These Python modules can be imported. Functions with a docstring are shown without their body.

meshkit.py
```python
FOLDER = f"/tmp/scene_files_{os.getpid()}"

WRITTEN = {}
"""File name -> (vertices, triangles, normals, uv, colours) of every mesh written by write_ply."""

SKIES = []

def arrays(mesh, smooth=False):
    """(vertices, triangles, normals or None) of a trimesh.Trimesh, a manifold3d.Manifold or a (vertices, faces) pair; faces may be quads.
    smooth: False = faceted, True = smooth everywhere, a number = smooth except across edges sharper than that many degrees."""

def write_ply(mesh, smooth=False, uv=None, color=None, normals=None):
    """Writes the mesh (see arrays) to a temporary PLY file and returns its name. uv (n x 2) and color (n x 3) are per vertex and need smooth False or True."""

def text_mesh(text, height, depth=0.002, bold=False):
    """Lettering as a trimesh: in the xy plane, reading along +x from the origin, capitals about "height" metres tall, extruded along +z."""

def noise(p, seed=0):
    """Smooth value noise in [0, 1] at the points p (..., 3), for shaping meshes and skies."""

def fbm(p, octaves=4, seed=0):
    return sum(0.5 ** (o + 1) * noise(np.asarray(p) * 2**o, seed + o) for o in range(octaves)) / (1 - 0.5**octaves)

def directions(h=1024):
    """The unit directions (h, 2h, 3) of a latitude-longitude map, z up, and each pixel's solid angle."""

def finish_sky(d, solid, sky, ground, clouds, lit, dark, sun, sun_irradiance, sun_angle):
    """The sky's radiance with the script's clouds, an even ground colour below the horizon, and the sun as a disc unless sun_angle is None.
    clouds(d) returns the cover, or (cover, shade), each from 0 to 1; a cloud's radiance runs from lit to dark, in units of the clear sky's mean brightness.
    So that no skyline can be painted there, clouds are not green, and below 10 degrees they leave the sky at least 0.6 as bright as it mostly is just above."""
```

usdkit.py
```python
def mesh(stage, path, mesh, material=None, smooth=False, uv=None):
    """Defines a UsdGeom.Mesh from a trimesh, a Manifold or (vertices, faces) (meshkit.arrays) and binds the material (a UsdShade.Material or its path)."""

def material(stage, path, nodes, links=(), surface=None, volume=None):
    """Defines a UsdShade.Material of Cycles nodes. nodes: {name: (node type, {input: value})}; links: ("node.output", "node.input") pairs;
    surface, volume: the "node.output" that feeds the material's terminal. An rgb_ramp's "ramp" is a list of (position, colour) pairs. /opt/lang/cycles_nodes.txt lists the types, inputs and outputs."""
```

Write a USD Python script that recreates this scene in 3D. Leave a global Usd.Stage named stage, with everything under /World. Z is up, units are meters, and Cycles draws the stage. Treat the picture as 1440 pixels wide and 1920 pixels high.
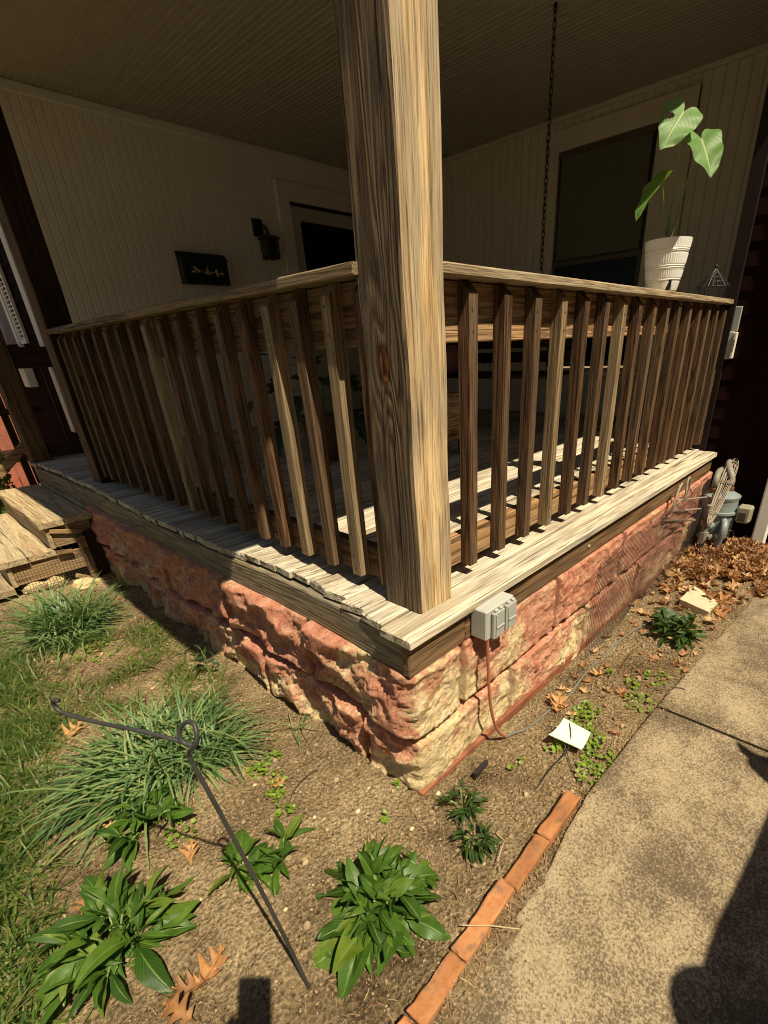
import math, random
import numpy as np, trimesh, manifold3d, usdkit, meshkit
from pxr import Usd, UsdGeom, UsdLux, UsdShade, Gf, Sdf, Vt
rng = np.random.default_rng(7); random.seed(7)
stage = Usd.Stage.CreateInMemory()
UsdGeom.SetStageUpAxis(stage, UsdGeom.Tokens.z); UsdGeom.SetStageMetersPerUnit(stage, 1.0)
UsdGeom.Xform.Define(stage, '/World'); UsdGeom.Scope.Define(stage, '/World/Looks')
A = np.array
# ---------------------------------------------------------------- camera
CP = A([-0.72086, -0.7457, 0.66363])
CR = A([[0.66709974, -0.74381448, -0.04144811], [-0.36546025, -0.2782707, -0.8882591], [0.64916619, 0.60770505, -0.45746894]])
cam = UsdGeom.Camera.Define(stage, '/World/camera')
m4 = np.eye(4); m4[0, :3] = CR[0]; m4[1, :3] = -CR[1]; m4[2, :3] = -CR[2]; m4[3, :3] = CP
cam.AddTransformOp().Set(Gf.Matrix4d(*m4.ravel().tolist()))
cam.CreateHorizontalApertureAttr(36.0); cam.CreateVerticalApertureAttr(48.0)
cam.CreateFocalLengthAttr(901.48 / 1440 * 36)
cam.CreateHorizontalApertureOffsetAttr(-86.06 / 1440 * 36); cam.CreateVerticalApertureOffsetAttr(155.76 / 1440 * 36)
cam.CreateClippingRangeAttr(Gf.Vec2f(0.01, 400))
cam.CreateExposureAttr(0.62)
# ---------------------------------------------------------------- sky and sun
SUN = A([-.115, -.557, 1.0]); SUN /= np.linalg.norm(SUN)
skym = usdkit.material(stage, '/World/Looks/sky_light', {
    's': ('sky_texture', {'sky_type': 'single_scattering', 'sun_disc': False, 'sun_elevation': math.asin(SUN[2]), 'sun_rotation': math.atan2(SUN[0], SUN[1])}),
    'b': ('background_shader', {'strength': 0.05})}, [('s.color', 'b.color')], surface='b.background')
dome = UsdLux.DomeLight.Define(stage, '/World/sky')
UsdShade.MaterialBindingAPI.Apply(dome.GetPrim()).Bind(skym)
dome.GetPrim().SetCustomDataByKey('kind', 'structure')
sun = UsdLux.DistantLight.Define(stage, '/World/sun')
sun.CreateIntensityAttr(1.25); sun.CreateNormalizeAttr(True); sun.CreateAngleAttr(0.5); sun.CreateColorAttr(Gf.Vec3f(1.0, 0.87, 0.64))
zx = SUN; xx = np.cross([0, 0, 1], zx); xx /= np.linalg.norm(xx); yx = np.cross(zx, xx)
sm = np.eye(4); sm[0, :3] = xx; sm[1, :3] = yx; sm[2, :3] = zx
sun.AddTransformOp().Set(Gf.Matrix4d(*sm.ravel().tolist()))
# ---------------------------------------------------------------- helpers
used = {}; BASE = {}; PIECES = set()
def numbered(parent, name):
    k = parent + '/' + name; n = used.get(k, 0); used[k] = n + 1
    return k if n == 0 else '%s_%03d' % (k, n)
def tag(p, label=None, cat=None, group=None, kind=None):
    p = p if isinstance(p, Usd.Prim) else p.GetPrim()
    for k, v in (('label', label), ('category', cat), ('group', group), ('kind', kind)):
        if v: p.SetCustomDataByKey(k, v)
    return p
def thing(name, label, cat, loc=(0, 0, 0), group=None, kind=None):
    path = numbered('/World', name); x = UsdGeom.Xform.Define(stage, path)
    x.AddTranslateOp().Set(Gf.Vec3d(*map(float, loc))); BASE[path] = A(loc, float)
    return tag(x.GetPrim(), label, cat, group, kind)
def obj(name, mesh, mat, parent=None, smooth=False, label=None, pv=None, kind=None):
    """one Mesh prim; world coordinates go in, the thing's base is taken off"""
    pp = '/World' if parent is None else parent.GetPath().pathString
    path = numbered(pp, name); b = BASE.get(pp, np.zeros(3)); BASE[path] = b
    if hasattr(mesh, 'to_mesh'):
        mm = mesh.to_mesh(); mesh = trimesh.Trimesh(mm.vert_properties[:, :3], mm.tri_verts, process=False)
    if isinstance(mesh, (tuple, list)): mesh = trimesh.Trimesh(*tri(mesh), process=False)
    mesh = mesh.copy(); mesh.vertices = mesh.vertices - b
    g = usdkit.mesh(stage, path, mesh, mat, smooth=smooth)
    if pv is None and mat.GetPath().name in PIECES:
        from scipy.sparse import coo_matrix; from scipy.sparse.csgraph import connected_components
        f_ = A(mesh.faces); n_ = len(mesh.vertices); e_ = np.vstack([f_[:, :2], f_[:, 1:]])
        k_, lb = connected_components(coo_matrix((np.ones(len(e_)), (e_[:, 0], e_[:, 1])), (n_, n_)), directed=False)
        pv = np.zeros((n_, 3)); pv[:, 2] = np.random.default_rng(k_).uniform(0, 1, k_)[lb]
    if pv is not None:
        UsdGeom.PrimvarsAPI(g).CreatePrimvar('lv', Sdf.ValueTypeNames.Float3Array, 'vertex').Set(Vt.Vec3fArray.FromNumpy(A(pv, np.float32)))
    return tag(g.GetPrim(), label, kind=kind)
def tri(vf):
    v, f = A(vf[0], float), A(vf[1], int)
    if f.shape[1] == 4: f = np.vstack([f[:, [0, 1, 2]], f[:, [0, 2, 3]]])
    return v, f
def cat(ms):
    vs, fs, o = [], [], 0
    for m in ms:
        v, f = (m.vertices, m.faces) if hasattr(m, 'faces') else tri(m)
        vs.append(v); fs.append(A(f) + o); o += len(v)
    return trimesh.Trimesh(np.vstack(vs), np.vstack(fs), process=False)
def grid(P):
    """P (n,m,3) -> quads mesh"""
    n, m = P.shape[:2]; i = np.arange(n * m).reshape(n, m)
    f = np.stack([i[:-1, :-1], i[1:, :-1], i[1:, 1:], i[:-1, 1:]], -1).reshape(-1, 4)
    return tri((P.reshape(-1, 3), f))
_cb = None
def box(x0, y0, z0, x1, y1, z1, c=.003, jit=0):
    """chamfered box"""
    c = min(c, abs(x1 - x0) / 3, abs(y1 - y0) / 3, abs(z1 - z0) / 3)
    lo, hi = A([x0, y0, z0], float), A([x1, y1, z1], float); pts = []
    for s in np.ndindex(2, 2, 2):
        s = A(s); p = np.where(s, hi, lo); d = np.where(s, -c, c)
        for k in range(3):
            q = p + d; q[k] = p[k]; pts.append(q)
    global _cb
    pts = A(pts)
    if _cb is None:
        u = []
        for s in np.ndindex(2, 2, 2):
            s = A(s); p = np.where(s, 1., 0.); d = np.where(s, -.2, .2)
            for k in range(3): q = p + d; q[k] = p[k]; u.append(q)
        u = A(u); from scipy.spatial import ConvexHull
        h = ConvexHull(u); f = h.simplices.copy(); cen = u.mean(0)
        for i, t in enumerate(f):
            if np.dot(np.cross(u[t[1]] - u[t[0]], u[t[2]] - u[t[0]]), u[t].mean(0) - cen) < 0: f[i] = t[::-1]
        _cb = f
    return trimesh.Trimesh(pts, _cb, process=False)
def rot(axis, a): return trimesh.transformations.rotation_matrix(a, axis)[:3, :3]
def spin(mesh, axis, a, about): 
    mesh = mesh.copy(); about = A(about, float); mesh.vertices = (mesh.vertices - about) @ rot(axis, a).T + about; return mesh
def tube(pts, r, n=8, closed=False, caps=True):
    P = A(pts, float); N = len(P); r = np.broadcast_to(A(r, float), (N,))
    T = np.gradient(P, axis=0) if not closed else np.roll(P, -1, 0) - np.roll(P, 1, 0)
    T /= np.linalg.norm(T, axis=1, keepdims=True) + 1e-12
    u = np.cross(T[0], [0.13, .31, .94]); u /= np.linalg.norm(u); R = []
    for i in range(N):
        u = u - T[i] * np.dot(u, T[i]); u /= np.linalg.norm(u); w = np.cross(T[i], u)
        a = np.linspace(0, 2 * np.pi, n, endpoint=False)
        R.append(P[i] + r[i] * (np.cos(a)[:, None] * u + np.sin(a)[:, None] * w))
    V = np.concatenate(R); F = []
    for i in range(N if closed else N - 1):
        j = (i + 1) % N
        for k in range(n):
            k2 = (k + 1) % n; a, b, c, d = i * n + k, i * n + k2, j * n + k2, j * n + k
            F += [(a, b, c), (a, c, d)]
    if caps and not closed:
        V = np.vstack([V, P[0], P[-1]]); a, b = len(V) - 2, len(V) - 1
        for k in range(n):
            k2 = (k + 1) % n; F += [(a, k2, k), (b, (N - 1) * n + k, (N - 1) * n + k2)]
    return trimesh.Trimesh(V, A(F), process=False)
def curve(pts, n=40):
    from scipy.interpolate import CubicSpline
    P = A(pts, float); t = np.r_[0, np.cumsum(np.linalg.norm(np.diff(P, axis=0), axis=1))]
    return CubicSpline(t, P)(np.linspace(0, t[-1], n))
def lathe(prof, n=40, at=(0, 0, 0)):
    prof = A(prof, float); a = np.linspace(0, 2 * np.pi, n, endpoint=False)
    V = np.stack([prof[:, None, 0] * np.cos(a), prof[:, None, 0] * np.sin(a), np.repeat(prof[:, 1][:, None], n, 1)], -1) + A(at)
    i = np.arange(len(prof) * n).reshape(len(prof), n); j = np.roll(i, -1, 1)
    f = np.stack([i[:-1], j[:-1], j[1:], i[1:]], -1).reshape(-1, 4)
    return trimesh.Trimesh(*tri((V.reshape(-1, 3), f)), process=False)
def scatter(proto, pos, R, sc):
    """copies of a proto (v,f) joined: pos (n,3), R (n,3,3), sc (n,) or (n,3)"""
    v, f = proto; n = len(pos); sc = A(sc, float); sc = sc[:, None] if sc.ndim == 1 else sc
    V = np.einsum('nij,nkj->nki', R, v[None] * sc[:, None, :]) + pos[:, None, :]
    F = f[None] + (np.arange(n) * len(v))[:, None, None]
    return V.reshape(-1, 3), F.reshape(-1, 3)
def rots(n, tilt=3.14):
    """random rotations: heading at random, tilted at most tilt"""
    out = np.empty((n, 3, 3))
    a = rng.uniform(0, 2 * np.pi, n); b = rng.uniform(-tilt, tilt, n); c = rng.uniform(-tilt, tilt, n)
    ca, sa, cb, sb, cc, sc = np.cos(a), np.sin(a), np.cos(b), np.sin(b), np.cos(c), np.sin(c); z, o = np.zeros(n), np.ones(n)
    Z = np.stack([ca, -sa, z, sa, ca, z, z, z, o], -1).reshape(n, 3, 3)
    Y = np.stack([cb, z, sb, z, o, z, -sb, z, cb], -1).reshape(n, 3, 3)
    X = np.stack([o, z, z, z, cc, -sc, z, sc, cc], -1).reshape(n, 3, 3)
    return Z @ Y @ X
# ---------------------------------------------------------------- materials
L = '/World/Looks/'
def simple(name, col, rough=.6, metal=0., bump=0, bscale=200, var=.0, spec=.4):
    n = {'p': ('principled_bsdf', {'base_color': col, 'roughness': rough, 'metallic': metal, 'specular_ior_level': spec})}; l = []
    if var or bump:
        n['g'] = ('geometry', {}); n['n'] = ('noise_texture', {'scale': bscale, 'detail': 4.}); l.append(('g.position', 'n.vector'))
    if var:
        n['n2'] = ('noise_texture', {'scale': 9., 'detail': 5., 'roughness': .65}); l.append(('g.position', 'n2.vector'))
        n['r'] = ('rgb_ramp', {'ramp': [(.3, A(col) * (1 - var)), (.7, np.minimum(A(col) * (1 + var * .6), .9))]})
        l += [('n2.fac', 'r.fac'), ('r.color', 'p.base_color')]
    if bump:
        n['b'] = ('bump', {'strength': .6, 'distance': bump}); l += [('n.fac', 'b.height'), ('b.normal', 'p.normal')]
    return usdkit.material(stage, L + name, n, l, surface='p.BSDF')
def wood(name, axis, light, dark, weather, rings=7., ringscale=9., wfac=.5, bump=.0015, along=.06, crack=.5, knot=None, rough=.8):
    """weathered softwood: growth rings cut lengthwise, fibre, checks along the grain, grey weathering"""
    k = 'xyz'.index(axis)
    def sc(a, b): s = [a, a, a]; s[k] = b; return tuple(s)
    n = {'g': ('geometry', {}), 'o': ('object_info', {}), 'om': ('math', {'math_type': 'multiply', 'value2': 17.3}),
         'oc': ('combine_xyz', {}), 'add': ('vector_math', {'vector_math_type': 'add'}),
         'm1': ('mapping', {'scale': sc(ringscale, ringscale * along)}), 'n1': ('noise_texture', {'scale': 1., 'detail': 3., 'roughness': .42, 'distortion': .3}),
         'mul': ('math', {'math_type': 'multiply', 'value2': rings * 6.283}), 'sin': ('math', {'math_type': 'sine'}),
         'mr': ('map_range', {'from_min': -1., 'from_max': 1., 'to_min': 0., 'to_max': 1.}),
         'm2': ('mapping', {'scale': sc(330., 8.)}), 'n2': ('noise_texture', {'scale': 1., 'detail': 3., 'roughness': .6}),
         'm3': ('mapping', {'scale': sc(11., 1.6)}), 'n3': ('noise_texture', {'scale': 1., 'detail': 4., 'roughness': .65}),
         'm4': ('mapping', {'scale': sc(95., 1.9)}), 'n4': ('noise_texture', {'scale': 1., 'detail': 2.}),
         'rr': ('rgb_ramp', {'ramp': [(0., light), (.5, tuple(A(light) * .85 + A(dark) * .15)), (.8, tuple(A(light) * .4 + A(dark) * .6)), (.93, dark), (1., tuple(A(dark) * .8 + A(light) * .2))]}),
         'rw': ('rgb_ramp', {'ramp': [(.42, (0, 0, 0)), (.58, (wfac, wfac, wfac))]}),
         'mw': ('mix', {'mix_type': 'mix', 'color2': weather}),
         'rf': ('rgb_ramp', {'ramp': [(.36, (.46, .42, .39)), (.47, (.86, .85, .84)), (.60, (1.16, 1.16, 1.16))]}),
         'mf': ('mix', {'mix_type': 'multiply', 'fac': .85}),
         'rc': ('rgb_ramp', {'ramp': [(.615, (1, 1, 1)), (.65, (.16, .12, .09))]}),
         'mc': ('mix', {'mix_type': 'multiply', 'fac': crack}),
         'rt': ('rgb_ramp', {'ramp': [(0., (.74, .72, .7)), (1., (1.12, 1.12, 1.12))]}), 'mt': ('mix', {'mix_type': 'multiply', 'fac': 1.}),
         'h1': ('math', {'math_type': 'multiply', 'value2': -.55}), 'h2': ('math', {'math_type': 'multiply_add', 'value2': .7}),
         'hc': ('rgb_to_bw', {}), 'h3': ('math', {'math_type': 'add'}),
         'b': ('bump', {'strength': .9, 'distance': bump}), 'p': ('principled_bsdf', {'roughness': rough, 'specular_ior_level': .2})}
    l = [('o.random', 'om.value1'), ('om.value', 'oc.x'), ('om.value', 'oc.y'), ('om.value', 'oc.z'), ('g.position', 'add.vector1'), ('oc.vector', 'add.vector2')]
    for i in '1234': l += [('add.vector', 'm%s.vector' % i), ('m%s.vector' % i, 'n%s.vector' % i)]
    ring = 'mul.value'
    l += [('n1.fac', 'mul.value1')]
    if knot is not None:
        s = [1., 1., 1.]; s[k] = .45
        n.update({'ks': ('vector_math', {'vector_math_type': 'subtract', 'vector2': knot}), 'kl': ('vector_math', {'vector_math_type': 'multiply', 'vector2': s}),
                  'kd': ('vector_math', {'vector_math_type': 'length'}), 'kr': ('map_range', {'from_min': 0., 'from_max': .085, 'to_min': 1., 'to_max': 0., 'clamp': True}),
                  'km': ('math', {'math_type': 'power', 'value2': 1.6}), 'kk': ('math', {'math_type': 'multiply_add', 'value2': 20.}),
                  'kc': ('rgb_ramp', {'ramp': [(.72, (1, 1, 1)), (.80, (.5, .3, .2)), (.85, (1.5, .75, .32)), (.93, (.9, .4, .18)), (.98, (.3, .12, .06))]}), 'kx': ('mix', {'mix_type': 'multiply', 'fac': 1.})})
        l += [('g.position', 'ks.vector1'), ('ks.vector', 'kl.vector1'), ('kl.vector', 'kd.vector1'), ('kd.value', 'kr.value'), ('kr.result', 'km.value1'), ('km.value', 'kk.value1'), ('mul.value', 'kk.value3'), ('kr.result', 'kc.fac')]
        ring = 'kk.value'
    l += [(ring, 'sin.value1'), ('sin.value', 'mr.value'), ('mr.result', 'rr.fac'), ('rr.color', 'mw.color1'), ('n3.fac', 'rw.fac'), ('rw.color', 'mw.fac'),
          ('n2.fac', 'rf.fac'), ('mw.color', 'mf.color1'), ('rf.color', 'mf.color2'), ('n4.fac', 'rc.fac'), ('mf.color', 'mc.color1'), ('rc.color', 'mc.color2'),
          ('o.random', 'rt.fac'), ('mc.color', 'mt.color1'), ('rt.color', 'mt.color2')]
    out = 'mt.color'
    if knot is not None: l += [('mt.color', 'kx.color1'), ('kc.color', 'kx.color2')]; out = 'kx.color'
    l += [(out, 'p.base_color'), ('mr.result', 'h1.value1'), ('n2.fac', 'h2.value1'), ('h1.value', 'h2.value3'), ('rc.color', 'hc.color'), ('h2.value', 'h3.value1'), ('hc.val', 'h3.value2'),
          ('h3.value', 'b.height'), ('b.normal', 'p.normal')]
    # vector_math uses math_type as its selector
    for q in n.values():
        if 'vector_math_type' in q[1]: q[1]['math_type'] = q[1].pop('vector_math_type')
    return usdkit.material(stage, L + name, n, l, surface='p.BSDF')
def leafmat(name, cols, vein, rough=.45, trans=.25, tcol=None, veins=True, island=False, spec=.4):
    """cols: ramp over a random value; lv primvar = (along, across -1..1, random)"""
    n = {'a': ('attribute', {'attribute': 'lv'}), 's': ('separate_xyz', {}), 'g': ('geometry', {}), 'nz': ('noise_texture', {'scale': 45., 'detail': 3.}),
         'r': ('rgb_ramp', {'ramp': [(i / (len(cols) - 1), c) for i, c in enumerate(cols)]}),
         'p': ('principled_bsdf', {'roughness': rough, 'specular_ior_level': spec}), 't': ('translucent_bsdf', {'color': tcol or tuple(A(cols[-1]) * 1.3)}), 'mx': ('mix_closure', {'fac': trans}),
         'rn': ('rgb_ramp', {'ramp': [(.3, (.72, .72, .72)), (.7, (1.15, 1.15, 1.15))]}), 'mm': ('mix', {'mix_type': 'multiply', 'fac': .8})}
    l = [('g.position', 'nz.vector'), ('nz.fac', 'rn.fac'), ('rn.color', 'mm.color2'), ('r.color', 'mm.color1'), ('p.BSDF', 'mx.closure1'), ('t.BSDF', 'mx.closure2')]
    l += [('a.vector', 's.vector'), ('s.z', 'r.fac')]
    if island: PIECES.add(name)
    if veins and not island:
        n.update({'ab': ('math', {'math_type': 'absolute'}), 'ra': ('rgb_ramp', {'ramp': [(0., (1, 1, 1)), (.05, (.7, .7, .7)), (.1, (0, 0, 0))]}),
                  'w1': ('math', {'math_type': 'multiply_add', 'value2': -.35}), 'w2': ('math', {'math_type': 'multiply', 'value2': 62.}), 'w3': ('math', {'math_type': 'sine'}),
                  'rb': ('rgb_ramp', {'ramp': [(.86, (0, 0, 0)), (1., (.4, .4, .4))]}), 'wa': ('mix', {'mix_type': 'lighten', 'fac': 1.}), 'mv': ('mix', {'mix_type': 'mix', 'color2': vein}),
                  'b': ('bump', {'strength': .6, 'distance': .002, 'invert': True})})
        l += [('s.y', 'ab.value1'), ('ab.value', 'ra.fac'), ('ab.value', 'w1.value1'), ('s.x', 'w1.value3'), ('w1.value', 'w2.value1'), ('w2.value', 'w3.value1'), ('w3.value', 'rb.fac'),
              ('ra.color', 'wa.color1'), ('rb.color', 'wa.color2'), ('wa.color', 'mv.fac'), ('mm.color', 'mv.color1'), ('mv.color', 'p.base_color'), ('wa.color', 'b.height'), ('b.normal', 'p.normal')]
    else: l += [('mm.color', 'p.base_color')]
    return usdkit.material(stage, L + name, n, l, surface='mx.closure')

WD = {}
WD['deckx'] = wood('deck_wood', 'x', (0.60, 0.535, 0.40), (0.34, 0.28, 0.19), (0.45, 0.42, 0.345), rings=7, wfac=0.6, crack=0.75, bump=.0025)
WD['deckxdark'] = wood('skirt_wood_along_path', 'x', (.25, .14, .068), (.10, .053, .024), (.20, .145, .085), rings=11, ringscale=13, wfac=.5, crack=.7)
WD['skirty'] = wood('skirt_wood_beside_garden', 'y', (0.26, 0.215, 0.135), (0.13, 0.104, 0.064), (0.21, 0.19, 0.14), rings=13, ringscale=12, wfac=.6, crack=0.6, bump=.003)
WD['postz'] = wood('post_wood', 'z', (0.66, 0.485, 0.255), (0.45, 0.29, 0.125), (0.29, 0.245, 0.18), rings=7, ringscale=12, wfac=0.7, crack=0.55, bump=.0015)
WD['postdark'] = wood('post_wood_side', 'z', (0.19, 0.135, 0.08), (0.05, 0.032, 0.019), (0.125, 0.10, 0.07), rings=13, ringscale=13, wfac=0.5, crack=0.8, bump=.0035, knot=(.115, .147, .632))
WD['balz'] = wood('baluster_wood', 'z', (0.14, 0.075, 0.036), (0.045, 0.023, 0.012), (0.14, 0.098, 0.058), rings=9, ringscale=20, wfac=0.6, crack=0.5)
WD['balz2'] = wood('baluster_wood_pale', 'z', (0.34, 0.245, 0.135), (0.17, 0.112, 0.055), (0.27, 0.21, 0.13), rings=8, ringscale=16, wfac=0.6, crack=0.4)
WD['postshade'] = wood('brown_post_wood', 'z', (.17, .105, .056), (.07, .04, .021), (.13, .09, .055), rings=12, ringscale=10, wfac=.5, crack=.6)
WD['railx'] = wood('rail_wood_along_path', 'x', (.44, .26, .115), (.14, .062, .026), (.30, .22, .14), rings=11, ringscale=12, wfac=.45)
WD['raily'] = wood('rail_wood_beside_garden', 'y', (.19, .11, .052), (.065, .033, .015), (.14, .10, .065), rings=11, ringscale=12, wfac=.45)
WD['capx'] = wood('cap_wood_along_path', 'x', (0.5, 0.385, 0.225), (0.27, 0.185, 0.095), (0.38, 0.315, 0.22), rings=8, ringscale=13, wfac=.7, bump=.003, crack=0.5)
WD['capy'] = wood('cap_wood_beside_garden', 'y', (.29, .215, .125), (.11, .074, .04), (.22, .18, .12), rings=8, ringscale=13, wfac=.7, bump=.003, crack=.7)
WD['stairy'] = wood('step_wood', 'y', (0.45, 0.35, 0.2), (0.28, 0.195, 0.1), (0.36, 0.3, 0.2), rings=8, ringscale=9, wfac=.65, crack=0.6)
WD['stairx'] = wood('step_side_wood', 'x', (.32, .21, .10), (.14, .082, .038), (.26, .2, .125), rings=8, ringscale=9, wfac=.6, crack=.7)
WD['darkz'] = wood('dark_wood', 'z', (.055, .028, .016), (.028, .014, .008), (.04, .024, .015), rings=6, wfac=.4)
WD['darkx'] = wood('dark_wood_flat', 'x', (.06, .03, .017), (.03, .015, .009), (.05, .028, .017), rings=6, wfac=.4)
WD['swing'] = wood('swing_wood', 'y', (.04, .02, .012), (.02, .01, .006), (.028, .016, .01), rings=6, wfac=.4)
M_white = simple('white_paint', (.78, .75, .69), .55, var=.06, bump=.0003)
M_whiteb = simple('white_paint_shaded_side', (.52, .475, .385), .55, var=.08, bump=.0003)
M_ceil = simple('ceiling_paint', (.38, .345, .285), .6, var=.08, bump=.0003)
M_maroon = simple('maroon_siding_paint', (.014, .0045, .004), .9, var=.25, spec=.05)
M_maroonwood = simple('maroon_trim_paint', (.014, .006, .0045), .6, var=.3, spec=.25)
M_black = simple('black_metal', (.012, .012, .013), .45, bump=.0004)
M_glassdark = simple('dark_window_glass', (.004, .004, .004), .25, spec=.15)
M_sash = simple('brown_sash_paint', (.075, .06, .04), .6)
M_blind = simple('blind_slats', (.13, .135, .095), .7)
M_green = simple('dark_green_enamel', (.006, .016, .013), .35, spec=.4)
M_gold = simple('gold_paint', (.6, .5, .26), .5)
M_lampglass = simple('lamp_glass', (.035, .033, .03), .15)
M_iron = simple('black_iron_rod', (.04, .039, .038), .5, bump=.0012, bscale=120, var=.3)
M_rust = simple('rusty_chain', (.03, .02, .014), .6, metal=.3)
M_pot = simple('white_ceramic', (.84, .82, .75), .4)
M_grey = simple('grey_plastic', (.40, .41, .37), .5, var=.06, bump=.0002)
M_grey2 = simple('grey_plastic_lids', (.34, .35, .32), .5, var=.06)
M_meter = simple('meter_grey_paint', (.21, .25, .25), .4, var=.2)
M_pipe = simple('pipe_paint', (.22, .205, .165), .55, var=.3)
M_pipedark = simple('pipe_bare', (.08, .07, .06), .5, metal=.4)
M_clear = simple('index_window', (.30, .28, .2), .2)
M_cable = simple('beige_cable', (.30, .245, .18), .55, var=.15)
M_cordred = simple('red_brown_cord', (.36, .12, .065), .5, var=.15)
M_cordgrey = simple('grey_cord', (.14, .135, .11), .6, var=.2)
M_wire = simple('bare_wire', (.30, .26, .2), .45, metal=.6)
M_dkwire = simple('dark_wire', (.05, .045, .04), .5, metal=.4)
M_tag = simple('plastic_tag', (.72, .76, .60), .5, var=.05)
M_label = simple('white_label', (.72, .70, .55), .5)
M_soilpot = simple('potting_soil', (.03, .02, .013), .9, bump=.003)
M_terra = simple('brown_pot', (.16, .07, .03), .6, var=.2)
M_cushion = simple('rose_cushion', (.22, .09, .075), .9)
M_cloth = simple('dark_cloth', (.03, .032, .04), .9)
M_skin = simple('skin', (.5, .32, .22), .5)
M_phone = simple('phone_shell', (.02, .02, .022), .3)
M_neigh = simple('red_boards', (.36, .11, .07), .7, var=.25)
M_pebble = simple('pale_pebble', (.58, .47, .3), .8, var=.2, bump=.001)
M_stalk = simple('dry_stalk', (.42, .32, .18), .8)
M_slab = simple('flat_stone', (.52, .45, .3), .85, var=.2, bump=.002)
M_rock = simple('yellow_rock', (.58, .44, .24), .9, var=.25, bump=.004, bscale=60)

def brickmat(name, lo, hi, stain, sc=28.):
    return usdkit.material(stage, L + name, {'g': ('geometry', {}), 'o': ('object_info', {}), 'n': ('noise_texture', {'scale': sc, 'detail': 6., 'roughness': .7}), 'n2': ('noise_texture', {'scale': 240., 'detail': 4.}),
        'n3': ('noise_texture', {'scale': 14., 'detail': 5., 'roughness': .7}),
        'r': ('rgb_ramp', {'ramp': [(.32, lo), (.62, hi)]}), 'r3': ('rgb_ramp', {'ramp': [(.50, (0, 0, 0)), (.62, (.8, .8, .8))]}), 'm': ('mix', {'color2': stain}), 'b': ('bump', {'strength': .7, 'distance': .002}),
        'rt': ('rgb_ramp', {'ramp': [(0., (.8, .76, .72)), (1., (1.1, 1.1, 1.1))]}), 'mt': ('mix', {'mix_type': 'multiply', 'fac': 1.}),
        'p': ('principled_bsdf', {'roughness': .9, 'specular_ior_level': .2})},
        [('g.position', 'n.vector'), ('g.position', 'n2.vector'), ('g.position', 'n3.vector'), ('n.fac', 'r.fac'), ('n3.fac', 'r3.fac'), ('r3.color', 'm.fac'), ('r.color', 'm.color1'), ('o.random', 'rt.fac'), ('m.color', 'mt.color1'), ('rt.color', 'mt.color2'),
         ('mt.color', 'p.base_color'), ('n2.fac', 'b.height'), ('b.normal', 'p.normal')], surface='p.BSDF')
M_brick = brickmat('orange_brick', (.32, .125, .05), (.46, .225, .095), (.17, .095, .06))
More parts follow.
